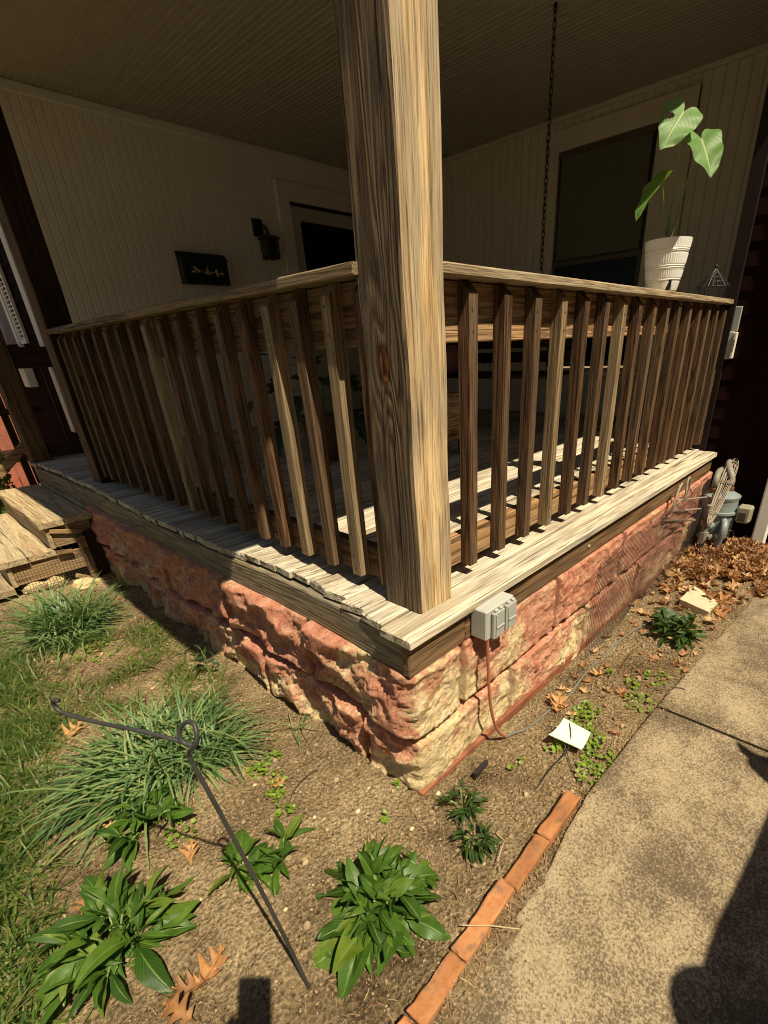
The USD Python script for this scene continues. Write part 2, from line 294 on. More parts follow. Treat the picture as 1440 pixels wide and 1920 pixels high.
def stonemat():
    n = {'g': ('geometry', {}), 'sx': ('separate_xyz', {}), 'a': ('attribute', {'attribute': 'lv'}), 'as': ('separate_xyz', {}),
         'n1': ('noise_texture', {'scale': 5., 'detail': 6., 'roughness': .62, 'distortion': .4}), 'n2': ('noise_texture', {'scale': 70., 'detail': 7., 'roughness': .72}), 'n3': ('noise_texture', {'scale': 22., 'detail': 5., 'roughness': .6}),
         'n5': ('noise_texture', {'scale': 55., 'detail': 5., 'roughness': .7, 'distortion': .6}),
         's1': ('math', {'math_type': 'multiply_add', 'value2': .45, 'value3': 0.}), 's2': ('math', {'math_type': 'add'}), 's3': ('math', {'math_type': 'multiply_add', 'value2': .55}),
         'rp': ('rgb_ramp', {'ramp': [(.815, (0, 0, 0)), (.875, (.5, .5, .5)), (.955, (1, 1, 1))]}),
         'c1': ('rgb_ramp', {'ramp': [(.3, (.60, .45, .23)), (.7, (.80, .67, .42))]}), 'c2': ('rgb_ramp', {'ramp': [(.3, (.42, .15, .095)), (.5, (.55, .25, .16)), (.72, (.64, .37, .25))]}), 'm': ('mix', {}), 'rq': ('rgb_ramp', {'ramp': [(.33, (.5, .44, .38)), (.45, (.97, .96, .95)), (.7, (1.12, 1.12, 1.12))]}), 'mq': ('mix', {'mix_type': 'multiply', 'fac': 1.}),
         'b1': ('bump', {'strength': 1., 'distance': .014}), 'p': ('principled_bsdf', {'roughness': .92, 'specular_ior_level': .15})}
    l = [('g.position', 'n1.vector'), ('g.position', 'n2.vector'), ('g.position', 'n3.vector'), ('g.position', 'n5.vector'), ('a.vector', 'as.vector'),
         ('n1.fac', 's2.value1'), ('as.z', 's2.value2'), ('n5.fac', 's3.value1'), ('s2.value', 's3.value3'), ('s3.value', 's1.value1'), ('s3.value', 'rp.fac'), ('n3.fac', 'c1.fac'), ('n3.fac', 'c2.fac'),
         ('rp.color', 'm.fac'), ('c1.color', 'm.color1'), ('c2.color', 'm.color2'), ('n2.fac', 'rq.fac'), ('m.color', 'mq.color1'), ('rq.color', 'mq.color2'), ('mq.color', 'p.base_color'), ('n2.fac', 'b1.height'), ('b1.normal', 'p.normal')]
    return usdkit.material(stage, L + 'painted_stone', n, l, surface='p.BSDF')
M_stone = stonemat()
M_mortar = simple('mortar', (.06, .028, .02), .95, var=.4, bump=.004, bscale=80)
M_edging = brickmat('red_brown_edging', (.20, .075, .04), (.30, .12, .065), (.12, .05, .03))
def groundmat():
    n = {'g': ('geometry', {}), 'n1': ('noise_texture', {'scale': 3.2, 'detail': 6., 'roughness': .65}), 'n2': ('noise_texture', {'scale': 95., 'detail': 8., 'roughness': .8}), 'n3': ('noise_texture', {'scale': 420., 'detail': 3.}),
         'v': ('voronoi_texture', {'scale': 95., 'feature': 'f1'}), 'r1': ('rgb_ramp', {'ramp': [(.34, (.13, .093, .05)), (.48, (.27, .20, .112)), (.62, (.41, .315, .185))]}),
         'r2': ('rgb_ramp', {'ramp': [(.38, (.26, .23, .20)), (.46, (.7, .68, .66)), (.54, (1, 1, 1)), (.66, (1.7, 1.62, 1.5))]}), 'm': ('mix', {'mix_type': 'multiply', 'fac': 1.}),
         'h': ('math', {'math_type': 'add'}), 'b': ('bump', {'strength': 1., 'distance': .011}), 'p': ('principled_bsdf', {'roughness': .95, 'specular_ior_level': .1})}
    l = [('g.position', q + '.vector') for q in ('n1', 'n2', 'n3', 'v')] + [('n1.fac', 'r1.fac'), ('n2.fac', 'r2.fac'), ('r1.color', 'm.color1'), ('r2.color', 'm.color2'), ('m.color', 'p.base_color'), ('n2.fac', 'h.value1'), ('v.distance', 'h.value2'), ('h.value', 'b.height'), ('b.normal', 'p.normal')]
    return usdkit.material(stage, L + 'dry_soil', n, l, surface='p.BSDF')
M_soil = groundmat()
def pathmat():
    n = {'g': ('geometry', {}), 'n1': ('noise_texture', {'scale': 4., 'detail': 6., 'roughness': .65}), 'n2': ('noise_texture', {'scale': 170., 'detail': 7., 'roughness': .82}), 'n3': ('noise_texture', {'scale': 300., 'detail': 3.}),
         'ma': ('math', {'math_type': 'multiply_add', 'value2': .55}), 'r': ('rgb_ramp', {'ramp': [(.63, (.37, .298, .187)), (.73, (.29, .23, .143)), (.78, (.17, .13, .08)), (.86, (.09, .067, .042))]}),
         'b': ('bump', {'strength': .5, 'distance': .002}), 'p': ('principled_bsdf', {'roughness': .9, 'specular_ior_level': .2})}
    l = [('g.position', q + '.vector') for q in ('n1', 'n2', 'n3')] + [('n1.fac', 'ma.value1'), ('n2.fac', 'ma.value3'), ('ma.value', 'r.fac'), ('r.color', 'p.base_color'), ('n3.fac', 'b.height'), ('b.normal', 'p.normal')]
    return usdkit.material(stage, L + 'mottled_concrete', n, l, surface='p.BSDF')
M_path = pathmat()
M_leaf = leafmat('broad_leaf_green', [(.022, .062, .007), (.042, .10, .010), (.07, .14, .015), (.12, .17, .02)], (.12, .2, .035), trans=.18, tcol=(.14, .30, .015), rough=.42, spec=.3)
M_leafdk = leafmat('narrow_leaf_green', [(.022, .05, .010), (.042, .085, .014)], (.09, .14, .035), trans=.2, tcol=(.16, .28, .03))
M_monst = leafmat('monstera_green', [(.085, .20, .04), (.13, .27, .06)], (.36, .46, .2), trans=.3, tcol=(.3, .5, .05), rough=.5)
M_phil = leafmat('philodendron_green', [(.02, .045, .014), (.03, .06, .018)], (.05, .09, .03), trans=.15)
M_stem = simple('green_stem', (.16, .24, .07), .5)
M_blade = leafmat('blue_green_blades', [(.05, .10, .034), (.085, .16, .055), (.13, .22, .08), (.175, .255, .09), (.27, .28, .11)], (0, 0, 0), trans=.25, tcol=(.25, .4, .08), veins=False, island=True)
M_lawn = leafmat('lawn_grass', [(.03, .072, .012), (.05, .102, .017), (.08, .135, .023), (.12, .15, .03), (.2, .175, .06)], (0, 0, 0), trans=.3, tcol=(.3, .42, .04), veins=False, island=True)
M_clover = leafmat('clover_green', [(.12, .22, .02), (.2, .3, .03)], (0, 0, 0), trans=.3, veins=False, island=True)
M_dry = leafmat('dry_oak_leaf', [(.10, .045, .022), (.25, .12, .05), (.46, .27, .115), (.55, .38, .19), (.32, .125, .045), (.13, .06, .028), (.38, .19, .07), (.18, .08, .035)], (0, 0, 0), trans=.15, tcol=(.5, .25, .06), veins=False, island=True, rough=.6)
M_oak = leafmat('orange_oak_leaf', [(.42, .2, .07), (.5, .28, .11)], (.2, .09, .03), trans=.15, tcol=(.5, .25, .06), rough=.6)
M_litter = leafmat('soil_crumbs', [(.13, .088, .048), (.21, .148, .082), (.30, .215, .12), (.42, .315, .185), (.09, .06, .035), (.5, .4, .26)], (0, 0, 0), trans=0., veins=False, island=True, rough=.95, spec=.1)
M_clod = leafmat('soil_clods', [(.15, .105, .058), (.22, .16, .09), (.29, .215, .125), (.36, .28, .17)], (0, 0, 0), trans=0., veins=False, island=True, rough=.95, spec=.1)
M_straw = leafmat('straw_bits', [(.33, .23, .11), (.22, .14, .065), (.14, .085, .04), (.42, .31, .16), (.27, .14, .065), (.18, .12, .06)], (0, 0, 0), trans=.1, veins=False, island=True, rough=.8)
# ---------------------------------------------------------------- ground and path
G = -.575
EDGE = A([(-30, -.62), (-3, -.47), (-.36, -.43), (-.1, -.41), (.3, -.378), (.84, -.394), (1.6, -.45), (2.3, -.498), (2.87, -.535), (40, -3.2)])
def path_edge(x): return np.interp(x, EDGE[:, 0], EDGE[:, 1])
def gz(x, y):
    x, y = np.broadcast_arrays(A(x, float), A(y, float)); p = np.stack([x, y, np.zeros_like(x)], -1)
    z = G + (meshkit.fbm(p * 2.2, 3, 1) - .5) * .045 + (meshkit.fbm(p * 14, 3, 5) - .5) * .022 + (meshkit.fbm(p * 48, 3, 9) - .5) * .013
    z = z - .02 * np.clip((x - .0) / .5, 0, 1) * np.clip((y + .35) / .3, 0, 1)        # lower along the house side
    z = z + .02 * np.clip((-.55 - x) / .6, 0, 1) * (y > -.3)
    z = np.minimum(z, np.where(y < path_edge(x) - .025, -.60, 9))
    return np.where((x > .05) & (y > .05), -.62, z)
def axis_coords(lo, hi, fine_lo, fine_hi, step, far):
    a = np.arange(fine_lo, fine_hi, step); g = step * 1.13 ** np.arange(1, 80); c = np.cumsum(g)
    return np.r_[(fine_lo - c[c < fine_lo - lo])[::-1], a, (a[-1] + c[c < hi - a[-1]])]
gx = axis_coords(-90, 90, -1.5, 1.6, .011, 0); gy = axis_coords(-90, 90, -.5, 3.0, .013, 0)
GX, GY = np.meshgrid(gx, gy, indexing='ij')
gv, gf = grid(np.stack([GX, GY, gz(GX, GY)], -1))
tag(obj('ground', (gv, gf), M_soil, smooth=True), kind='structure')
path = thing('path', 'speckled tan concrete path beside the planting bed', 'path', (0, -.8, -.57), kind='structure')
def slab(x0, x1):
    xs = np.linspace(x0, x1, max(3, int((x1 - x0) / .02))) if x1 - x0 < 6 else np.linspace(x0, x1, 60); out = []
    wob = (meshkit.fbm(np.stack([xs * 9, xs * 0, xs * 0], -1), 3, 3) - .5) * .014 * (np.clip((.5 - xs) / .4, 0, 1) * 1.6 + .25)
    top = path_edge(xs) + wob; prof = [(0, -.10), (0, -.014), (-.005, -.004), (-.014, 0), (-.30, 0), (-1.15, 0), (-1.155, -.01), (-1.155, -.1)]
    P = np.stack([np.stack([xs, top + dy if dy > -.2 else path_edge(xs) + dy, np.full_like(xs, -.561 + dz)], -1) for dy, dz in prof], 1)
    v, f = grid(P); v[:, 0] = np.where(np.abs(v[:, 0] - x0) < 1e-6, x0 + .004, v[:, 0])
    caps = []
    for k in (0, -1):
        q = P[k]; caps.append((np.vstack([q, q.mean(0)]), A([(i, (i + 1) % len(q), len(q)) for i in range(len(q))])))
    return cat([(v, f)] + caps)
for a, b in ((-12, -.68), (-.673, .851), (.86, 2.85)): obj('slab', slab(a, b), M_path, path, smooth=30)
# ---------------------------------------------------------------- stone foundation
found = thing('stone_foundation', 'rock-faced stone block foundation with flaking red paint under the porch', 'foundation', (.02, .02, G))
obj('core', cat([box(.05, .065, -.66, .30, 2.86, -.135, 0), box(.052, .052, -.66, 2.86, .30, -.134, 0)]), M_mortar, found)
def block(u0, u1, z0, z1, seed, paint):
    """u runs along the unrolled wall: u<0 is the garden side (y=-u), u>0 the path side (x=u); the corner wraps"""
    nu = max(10, int((u1 - u0) / .0062)); nz = max(8, int((z1 - z0) / .0062))
    U, Z = np.meshgrid(np.linspace(u0, u1, nu), np.linspace(z0, z1, nz), indexing='ij')
    base = A([.03, .03]); r = .012
    px = np.where(U >= 0, base[0] + U, base[0]); py = np.where(U >= 0, base[1], base[1] - U)
    w = np.clip(U / .03, -1, 1); ang = (w + 1) / 2 * np.pi / 2; nx, ny = -np.cos(ang), -np.sin(ang)
    s = np.stack([U * 1.0, Z * 1.35, np.full_like(U, seed * 3.7)], -1)
    q = np.random.default_rng(seed); left = np.clip(-U / .05, 0, 1)
    # chipped rock face: scoops that meet in sharp ridges
    def scoops(n, k, jit):
        c = np.stack([q.uniform(u0, u1, n), q.uniform(z0, z1, n)], -1); h = q.uniform(0, jit, n); gx_, gz_ = q.normal(0, .22, n), q.normal(.10, .22, n)
        wu, wz = U + .012 * (meshkit.fbm(s * 30, 2, seed + 2) - .5), Z + .012 * (meshkit.fbm(s * 30 + 9, 2, seed + 4) - .5)
        du, dz = wu[..., None] - c[:, 0], wz[..., None] - c[:, 1]
        return np.min(h + gx_ * du + gz_ * dz + k * (.55 * du * du + 1.3 * dz * dz), -1)
    big = meshkit.fbm(s * 5.5, 2, seed); mid = meshkit.fbm(s * 24 + 5, 3, seed + 3); fine = meshkit.fbm(s * 85, 3, seed + 7)
    A1 = scoops(max(6, int((u1 - u0) * 22)), 4.5, .030); A2 = scoops(max(14, int((u1 - u0) * 90)), 9., .010)
    A1 = A1 - np.median(A1); A2 = A2 - np.median(A2)
    d = .010 + .010 * left + np.clip(A1, -.03, .03) * (.15 + .58 * left) + np.clip(A2, -.012, .012) * (.5 + .5 * left) + (big - .42) * (.006 + .022 * left) + (mid - .5) * (.012 + .010 * left) + (fine - .5) * .016
    e = np.minimum(np.minimum(Z - z0, z1 - Z), np.minimum(U - u0, u1 - U))
    d = np.clip(d, -.010, .045) * np.clip(e / .014, 0, 1) ** .4 + .006 * np.clip(e / .01, 0, 1) - .040 * np.clip(1 - e / .006, 0, 1)
    zz = Z + (meshkit.fbm(s * 11, 2, seed + 21) - .5) * .008 * np.clip(e / .03, 0, 1)
    P = np.stack([px + nx * d, py + ny * d, zz], -1)
    v, f = grid(P); pv = np.zeros((len(v), 3)); pv[:, 2] = paint(U, Z).ravel(); return (v, f), pv
def paint(U, Z):
    p = np.where(U < 0, .20 - .10 * np.clip((U + .6) / .6, 0, 1), .05 + .15 * np.clip((U - .1) / .8, 0, 1))
    return p + np.clip((Z + .42) / .3, -.3, 1) * .06 - .07 * np.clip((-.47 - Z) / .08, 0, 1)
g_ = .016
topj = [-2.88, -2.27, -1.66, -1.055, -.493, .196, .776, 1.396, 1.98, 2.56, 2.83]; botj = [-2.86, -2.56, -1.98, -1.39, -.81, -.221, .478, 1.063, 1.65, 2.24, 2.83]
sd = 3
for js, z0, z1 in ((topj, -.362, -.128), (botj, -.612, -.377)):
    for a, b in zip(js[:-1], js[1:]):
        sd += 1; mm, pv = block(a + g_ / 2, b - g_ / 2, z0, z1, sd, paint)
        obj('stone', mm, M_stone, found, smooth=True, pv=pv)
for i, (a, b) in enumerate(((.006, .40), (.405, .66), (.665, 1.3), (1.305, 2.1), (2.105, 2.8))):
    h = -.567 + .004 * (i % 2)
    obj('edging_board', box(a, .006 - .003 * (i % 2), -.68, b, .028, h, .003), M_edging, found)
# ---------------------------------------------------------------- porch deck
deck = thing('porch_deck', 'weathered grey plank porch floor with a ragged left edge', 'porch floor', (0, 0, 0))
edgey = A([(-.02, 0.0), (.08, .005), (.16, .013), (.34, .035), (.52, .048), (.72, .05), (.99, .028), (1.2, .022), (1.64, .018), (2.16, .028), (2.86, .042), (3.53, .05), (4.2, .012)])
ys = [0.0, .118]; 
while ys[-1] < 4.15: ys.append(ys[-1] + rng.choice([.094, .096, .1]))
for i, (a, b) in enumerate(zip(ys[:-1], ys[1:])):
    yc = (a + b) / 2; nx = 14; gap = .0022 + rng.uniform(0, .0025)
    x0 = np.interp(yc, edgey[:, 0], edgey[:, 1]) + rng.uniform(-.007, .007); cup = rng.uniform(-.002, .004); lift = rng.uniform(-.003, .004) + (.012 if .25 < yc < .9 else 0)
    if i == 0: x0, cup, lift = -.004, 0, 0
    xe = 2.80 if yc < .13 else 4.1
    X = np.r_[0, .004, .015, .05, .12, .25, .6, 1.2, 2.4, xe - x0 - .004, xe - x0] if i else np.r_[0, .004, .015, .05, .12, .25, .6, 1.2, 2.0, xe - x0 - .004, xe - x0]
    cross = [(0, -.026), (0, -.004), (.004, -.0008), (.25, 0), (.5, 0), (.75, 0), (1, -.0008), (1, -.004), (1, -.026)]
    P = []
    for xi in X:
        fade = math.exp(-xi / .12); row = []
        skew = (meshkit.noise(A([yc * 60, xi, 3.])) - .5) * .012
        for k, (c, dz) in enumerate(cross):
            y = a + gap / 2 + c * (b - a - gap) if c not in (.004,) else a + gap / 2 + .004
            if k == 6: y = b - gap / 2 - .004
            q = (y - yc) / (b - a)
            jag = (meshkit.noise(A([y * 140, i * 7.1, 1.])) - .5) * .007 * (xi < .003)
            row.append([x0 + xi + jag + skew * fade * q * 2, y, dz + (.003 if xi in (X[0], X[-1]) and dz > -.01 else 0) * -1 + lift * fade + cup * 4 * (q * q) * fade])
        P.append(row)
    P = A(P); v, f = grid(P); fs = [(v, f)]
    for k in (0, -1): q = P[k]; fs.append((np.vstack([q, q.mean(0)]), A([(j, (j + 1) % len(q), len(q)) if k else ((j + 1) % len(q), j, len(q)) for j in range(len(q))])))
    bot = P[:, [0, -1]]; fs.append(grid(bot))
    obj('plank', cat(fs), WD['deckx'], deck)
def board_bent(pts, axis_pts, t, h): pass
# skirt boards
def skirt_left():
    y = np.linspace(.035, 4.12, 60); zt = -.030 + .006 * np.sin(y * 3); zb = -.158 + .008 * np.sin(y * 2.1 + 1) - .004 * (y > 2)
    x0 = .012 + .018 * np.interp(y, edgey[:, 0], edgey[:, 1]) / .05
    prof = [(0.03, 0), (.003, 0), (0, .04), (0, .5), (0, .96), (.003, 1), (.03, 1), (.03, 0)]
    P = np.stack([np.stack([x0 + dx, y, zt + (zb - zt) * q], -1) for dx, q in prof], 1)
    fs = [grid(P)]
    for k in (0, -1): q = P[k][:-1]; fs.append((np.vstack([q, q.mean(0)]), A([(j, (j + 1) % len(q), len(q)) for j in range(len(q))])))
    return cat(fs)
obj('skirt_board', skirt_left(), WD['skirty'], deck, label='grey weathered rim board on the garden side')
obj('skirt_board', box(.004, .020, -.131, .245, .048, -.031, .004), WD['deckxdark'], deck)
obj('skirt_board', box(.247, .021, -.129, 2.80, .048, -.030, .003), WD['deckxdark'], deck)
obj('joist', cat([box(.06, .06, -.125, 2.8, .10, -.03, 0), box(.06, .11, -.126, .10, 4.0, -.03, 0)]), WD['darkx'], deck)
for x in (1.06, 2.18): obj('bolt', lathe([(0, .006), (.006, .005), (.009, 0)], 12).apply_transform(trimesh.transformations.rotation_matrix(math.pi / 2, [1, 0, 0])).apply_translation([x, .02, -.085]), M_wire, deck)
# ---------------------------------------------------------------- posts
def post(x0, y0, x1, y1, z0, z1, c=.006, lean=(0, 0)):
    n = 26; Z = np.linspace(z0, z1, n); P = []
    ring = [(x0 + c, y0), (x1 - c, y0), (x1, y0 + c), (x1, y1 - c), (x1 - c, y1), (x0 + c, y1), (x0, y1 - c), (x0, y0 + c)]
    for z in Z:
        k = (z - z0); w = (meshkit.noise(A([z * 5, 1., 2.])) - .5) * .003
        P.append([(a + lean[0] * k + w, b + lean[1] * k - w, z) for a, b in ring + ring[:1]])
    P = A(P); return P
def post_parts(th, P, mside, mfront, cut=True):
    v, f = grid(P)
    return v, f
pst = thing('porch_post', 'large square weathered corner post with pale front and brown left face', 'post', (.185, .145, 0))
P = post(.115, .075, .255, .215, .002, 2.15)
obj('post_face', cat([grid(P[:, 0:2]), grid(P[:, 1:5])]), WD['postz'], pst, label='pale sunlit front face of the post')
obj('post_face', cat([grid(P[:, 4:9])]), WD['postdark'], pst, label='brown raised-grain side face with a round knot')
p2 = thing('porch_post', 'slimmer brown post at the stair end of the left railing', 'post', (.17, 2.82, 0))
Pq = post(.10, 2.745, .235, 2.885, .002, 2.15)
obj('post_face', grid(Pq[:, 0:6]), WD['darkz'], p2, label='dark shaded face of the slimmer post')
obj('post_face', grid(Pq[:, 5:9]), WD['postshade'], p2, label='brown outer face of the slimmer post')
p3 = thing('porch_post', 'dark far post at the head of the wooden steps', 'post', (.07, 4.14, 0))
obj('post_face', grid(post(.015, 4.075, .145, 4.18, .002, 2.15)), WD['postshade'], p3)
# ---------------------------------------------------------------- railings
def baluster_mesh(side, a, z0=.046, s=.037, ztop=.783, tilt=0.):
    """a: position along the rail; side 'x' rail beside garden (runs along y), 'y' rail beside path; outer face at .12"""
    o = .1195; c = .0015
    prof = [(o, z0), (o, ztop), (o + .028, .8115), (o + s, .8115), (o + s, z0)]
    V, n = [], len(prof)
    for q in (a, a + s):
        for u, z in prof: V.append((u, q + tilt * (z - .4), z) if side == 'x' else (q + tilt * (z - .4), u, z))
    F = [(i, (i + 1) % n, n + (i + 1) % n, n + i) for i in range(n)]; V = A(V); T = tri((V, F))[1].tolist()
    T += [(0, i, i + 1) for i in range(1, n - 1)]; T += [(n, n + i + 1, n + i) for i in range(1, n - 1)]
    m = trimesh.Trimesh(V, A(T), process=False); m.fix_normals(); return m
rl = thing('porch_railing', 'wooden railing beside the garden, from the corner post to the steps', 'railing', (.15, 1.5, 0), group=None)
def cap(axis, a0, a1):
    n = 50; t = np.linspace(a0, a1, n); w = [(0, .003), (0, .021), (.004, .0245), (.07, .0252), (.134, .0245), (.138, .021), (.138, .003), (.134, 0), (.004, 0), (0, .003)]
    wob = (meshkit.fbm(np.stack([t * 6, t * 0, t * 0], -1), 3, 4) - .5) * .008
    P = np.stack([np.stack(([.099 + u + wob * (u < .05), t, .8115 + dz + wob * .2] if axis == 'y' else [t, .099 + u + wob * (u < .05), .8115 + dz + wob * .2]) if 1 else 0, -1) if False else
                  (np.stack([.099 + u + wob * (u < .05), t, .8115 + dz + wob * .2], -1) if axis == 'y' else np.stack([t, .099 + u + wob * (u < .05), .8115 + dz + wob * .2], -1)) for u, dz in w], 1)
    fs = [grid(P)]
    for k in (0, -1): q = P[k][:-1]; fs.append((np.vstack([q, q.mean(0)]), A([(j, (j + 1) % len(q), len(q)) for j in range(len(q))])))
    return cat(fs)
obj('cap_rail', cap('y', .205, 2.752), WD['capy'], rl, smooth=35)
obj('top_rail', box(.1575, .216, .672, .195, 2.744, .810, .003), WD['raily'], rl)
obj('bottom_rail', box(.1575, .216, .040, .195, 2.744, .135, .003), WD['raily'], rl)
yl = [.2365, .362, .497, .634, .772, .912, 1.06, 1.21, 1.36, 1.51, 1.66, 1.81, 1.96, 2.11, 2.27, 2.43, 2.58, 2.70]
for i, y in enumerate(yl):
    bl = obj('baluster', baluster_mesh('x', y - .037, tilt=rng.uniform(-.006, .006)), WD['balz2'] if i in (1, 3, 9) else WD['balz'], rl)
    if i < 9:
        for z in (.762, .70, .115, .07): obj('nail', tube([(.1225, y - .0185 + .006 * math.sin(i * 3 + z * 90), z), (.1185, y - .0185 + .006 * math.sin(i * 3 + z * 90), z)], .0035, 7), M_pipedark, bl)
rr = thing('porch_railing', 'wooden railing along the path side, from the corner post to the maroon wall', 'railing', (1.5, .15, 0))
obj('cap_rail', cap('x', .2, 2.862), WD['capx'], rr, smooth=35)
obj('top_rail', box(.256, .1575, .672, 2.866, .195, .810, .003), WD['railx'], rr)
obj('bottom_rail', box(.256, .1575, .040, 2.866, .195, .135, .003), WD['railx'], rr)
xr = [.398 + .1589 * i for i in range(16)]
for i, x in enumerate(xr):
    bl = obj('baluster', baluster_mesh('y', x, z0=.036, tilt=rng.uniform(-.006, .006)), WD['balz2'] if i in (3, 6) else WD['balz'], rr)
    if i < 9:
        for z in (.745, .695, .105, .065): obj('nail', tube([(x + .0185 + .006 * math.sin(i * 3 + z * 90), .1225, z), (x + .0185 + .006 * math.sin(i * 3 + z * 90), .1185, z)], .0035, 7), M_pipedark, bl)
obj('wall_batten', box(2.832, .12, .03, 2.866, .157, .47, .002), WD['balz'], rr)
rf = thing('porch_railing', 'short dark railing at the far end of the porch behind the steps', 'railing', (.27, 4.13, 0))
obj('top_rail', box(.146, 4.09, .65, .43, 4.15, .79, .003), WD['darkx'], rf)
obj('bottom_rail', box(.146, 4.10, .04, .40, 4.14, .12, .003), WD['darkx'], rf)
for x in (.30, ): obj('baluster', box(x, 4.10, .12, x + .035, 4.137, .65, .002), WD['darkz'], rf)
# ---------------------------------------------------------------- house
YW, XW, ZC = 4.185, 4.12, 2.345
house = thing('house', 'house with white beadboard porch walls and dark maroon siding', 'house', (2.5, 4, G))
def beadboard(a, b, axis, at, z0, z1, n_in):
    """one upright board with eased edges; axis: the board's width runs along x (wall y=at, faces -y) or y (wall x=at, faces -x)"""
    e = .006; d = .006
    prof = [(a, d), (a + e * .4, d), (a + e, 0), (b - e, 0), (b - e * .4, d), (b, d)]
    P = A([[(u, at + q, z) if axis == 'x' else (at + q, u, z) for u, q in prof] for z in (z0, z1)])
    return grid(P)
x = .435; k = 0
while x < XW:
    x1 = min(x + .0632, XW)
    if not (2.66 < x and x1 < 3.82): obj('wall_board', beadboard(x, x1 - .0005, 'x', YW, 0.0, ZC - .055, 1), M_white, house)
    elif k % 1 == 0: obj('wall_board', beadboard(x, x1 - .0005, 'x', YW, 2.135, ZC - .055, 1), M_white, house)
    x = x1; k += 1
y = .10
while y < YW - .001:
    y1 = min(y + .082, YW - .001)
    if y < .91 < y1: y1 = .91
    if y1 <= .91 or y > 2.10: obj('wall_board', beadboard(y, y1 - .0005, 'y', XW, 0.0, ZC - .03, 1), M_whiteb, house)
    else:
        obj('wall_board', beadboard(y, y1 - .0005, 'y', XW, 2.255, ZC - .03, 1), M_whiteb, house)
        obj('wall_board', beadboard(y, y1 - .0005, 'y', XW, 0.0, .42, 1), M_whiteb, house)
    y = y1
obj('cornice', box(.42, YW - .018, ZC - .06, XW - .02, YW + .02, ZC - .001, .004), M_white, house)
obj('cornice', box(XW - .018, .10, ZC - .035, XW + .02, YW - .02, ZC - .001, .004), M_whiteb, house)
obj('corner_board', box(.383, YW - .02, .165, .432, YW + .10, ZC, .003), M_white, house)
obj('wall_backing', cat([box(.44, YW + .012, -.4, 2.66, YW + .10, 2.5, 0), box(3.82, YW + .012, -.4, 4.3, YW + .10, 2.5, 0), box(2.66, YW + .012, 2.13, 3.82, YW + .10, 2.5, 0),
    box(XW + .012, .1, -.4, XW + .1, .90, 2.5, 0), box(XW + .012, 2.12, -.4, XW + .1, YW + .1, 2.5, 0), box(XW + .012, .9, 2.25, XW + .1, 2.12, 2.5, 0), box(XW + .012, .9, -.4, XW + .1, 2.12, .42, 0)]), M_maroon, house)
# ceiling boards run along y
x = -.375; 
while x < XW + .02:
    x1 = x + .085; e = .005
    prof = [(x, .006), (x + .002, .006), (x + e, 0), (x + .034, 0), (x + .037, .005), (x + .0395, .001), (x + .042, -.0015), (x + .0445, .001), (x + .047, .005), (x + .05, 0), (x1 - e, 0), (x1 - .002, .006), (x1, .006)]
    Pb = A([[(u, yy, ZC + q) for yy in (-.20, 4.3)] for u, q in prof])
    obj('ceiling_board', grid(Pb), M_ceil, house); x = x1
obj('roof', box(-.385, -.215, ZC + .02, 4.4, 4.42, ZC + .22, .004), M_maroonwood, house)
obj('fascia', box(-.41, -.235, 2.15, 4.2, -.213, 2.56, .004), M_white, house); obj('fascia', box(-.41, -.21, 2.15, -.387, 4.42, 2.56, .004), M_white, house)
obj('porch_beam', box(.10, .08, 2.152, 2.86, .21, ZC - .003, .004), M_white, house); obj('porch_beam', box(.10, .215, 2.152, .235, 4.3, ZC - .003, .004), M_white, house)
# door
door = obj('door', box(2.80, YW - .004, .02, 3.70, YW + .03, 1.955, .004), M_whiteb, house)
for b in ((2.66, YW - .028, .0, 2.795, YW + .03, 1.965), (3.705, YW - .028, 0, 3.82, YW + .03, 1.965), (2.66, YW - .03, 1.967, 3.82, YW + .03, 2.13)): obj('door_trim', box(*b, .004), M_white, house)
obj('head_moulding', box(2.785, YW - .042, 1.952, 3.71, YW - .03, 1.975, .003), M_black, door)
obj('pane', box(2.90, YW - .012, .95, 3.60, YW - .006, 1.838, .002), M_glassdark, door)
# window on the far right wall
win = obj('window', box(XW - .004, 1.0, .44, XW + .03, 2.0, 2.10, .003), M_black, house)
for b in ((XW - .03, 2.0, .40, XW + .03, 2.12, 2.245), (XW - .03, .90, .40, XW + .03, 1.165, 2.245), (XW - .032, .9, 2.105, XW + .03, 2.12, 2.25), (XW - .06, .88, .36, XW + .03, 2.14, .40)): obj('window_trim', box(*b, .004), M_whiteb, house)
obj('blind', cat([spin(box(XW - .022, 1.20, z, XW - .018, 1.965, z + .028, 0), (0, 1, 0), .35, (XW - .02, 1.5, z + .014)) for z in np.arange(1.33, 2.06, .0255)]), M_blind, win)
for q in ([box(XW - .03, 1.172, 1.275, XW - .012, 1.995, 1.315, .003), box(XW - .028, 1.965, .45, XW - .013, 1.996, 1.274, .002), box(XW - .028, 1.17, .45, XW - .013, 1.2, 1.274, .002), box(XW - .028, 1.2, .45, XW - .013, 1.965, .49, .002), box(XW - .03, 1.17, 2.06, XW - .012, 1.996, 2.1, .002)]): obj('sash_frame', q, M_sash, win)
obj('pane', box(XW - .009, 1.2, .49, XW - .006, 1.965, 1.275, 0), M_glassdark, win)
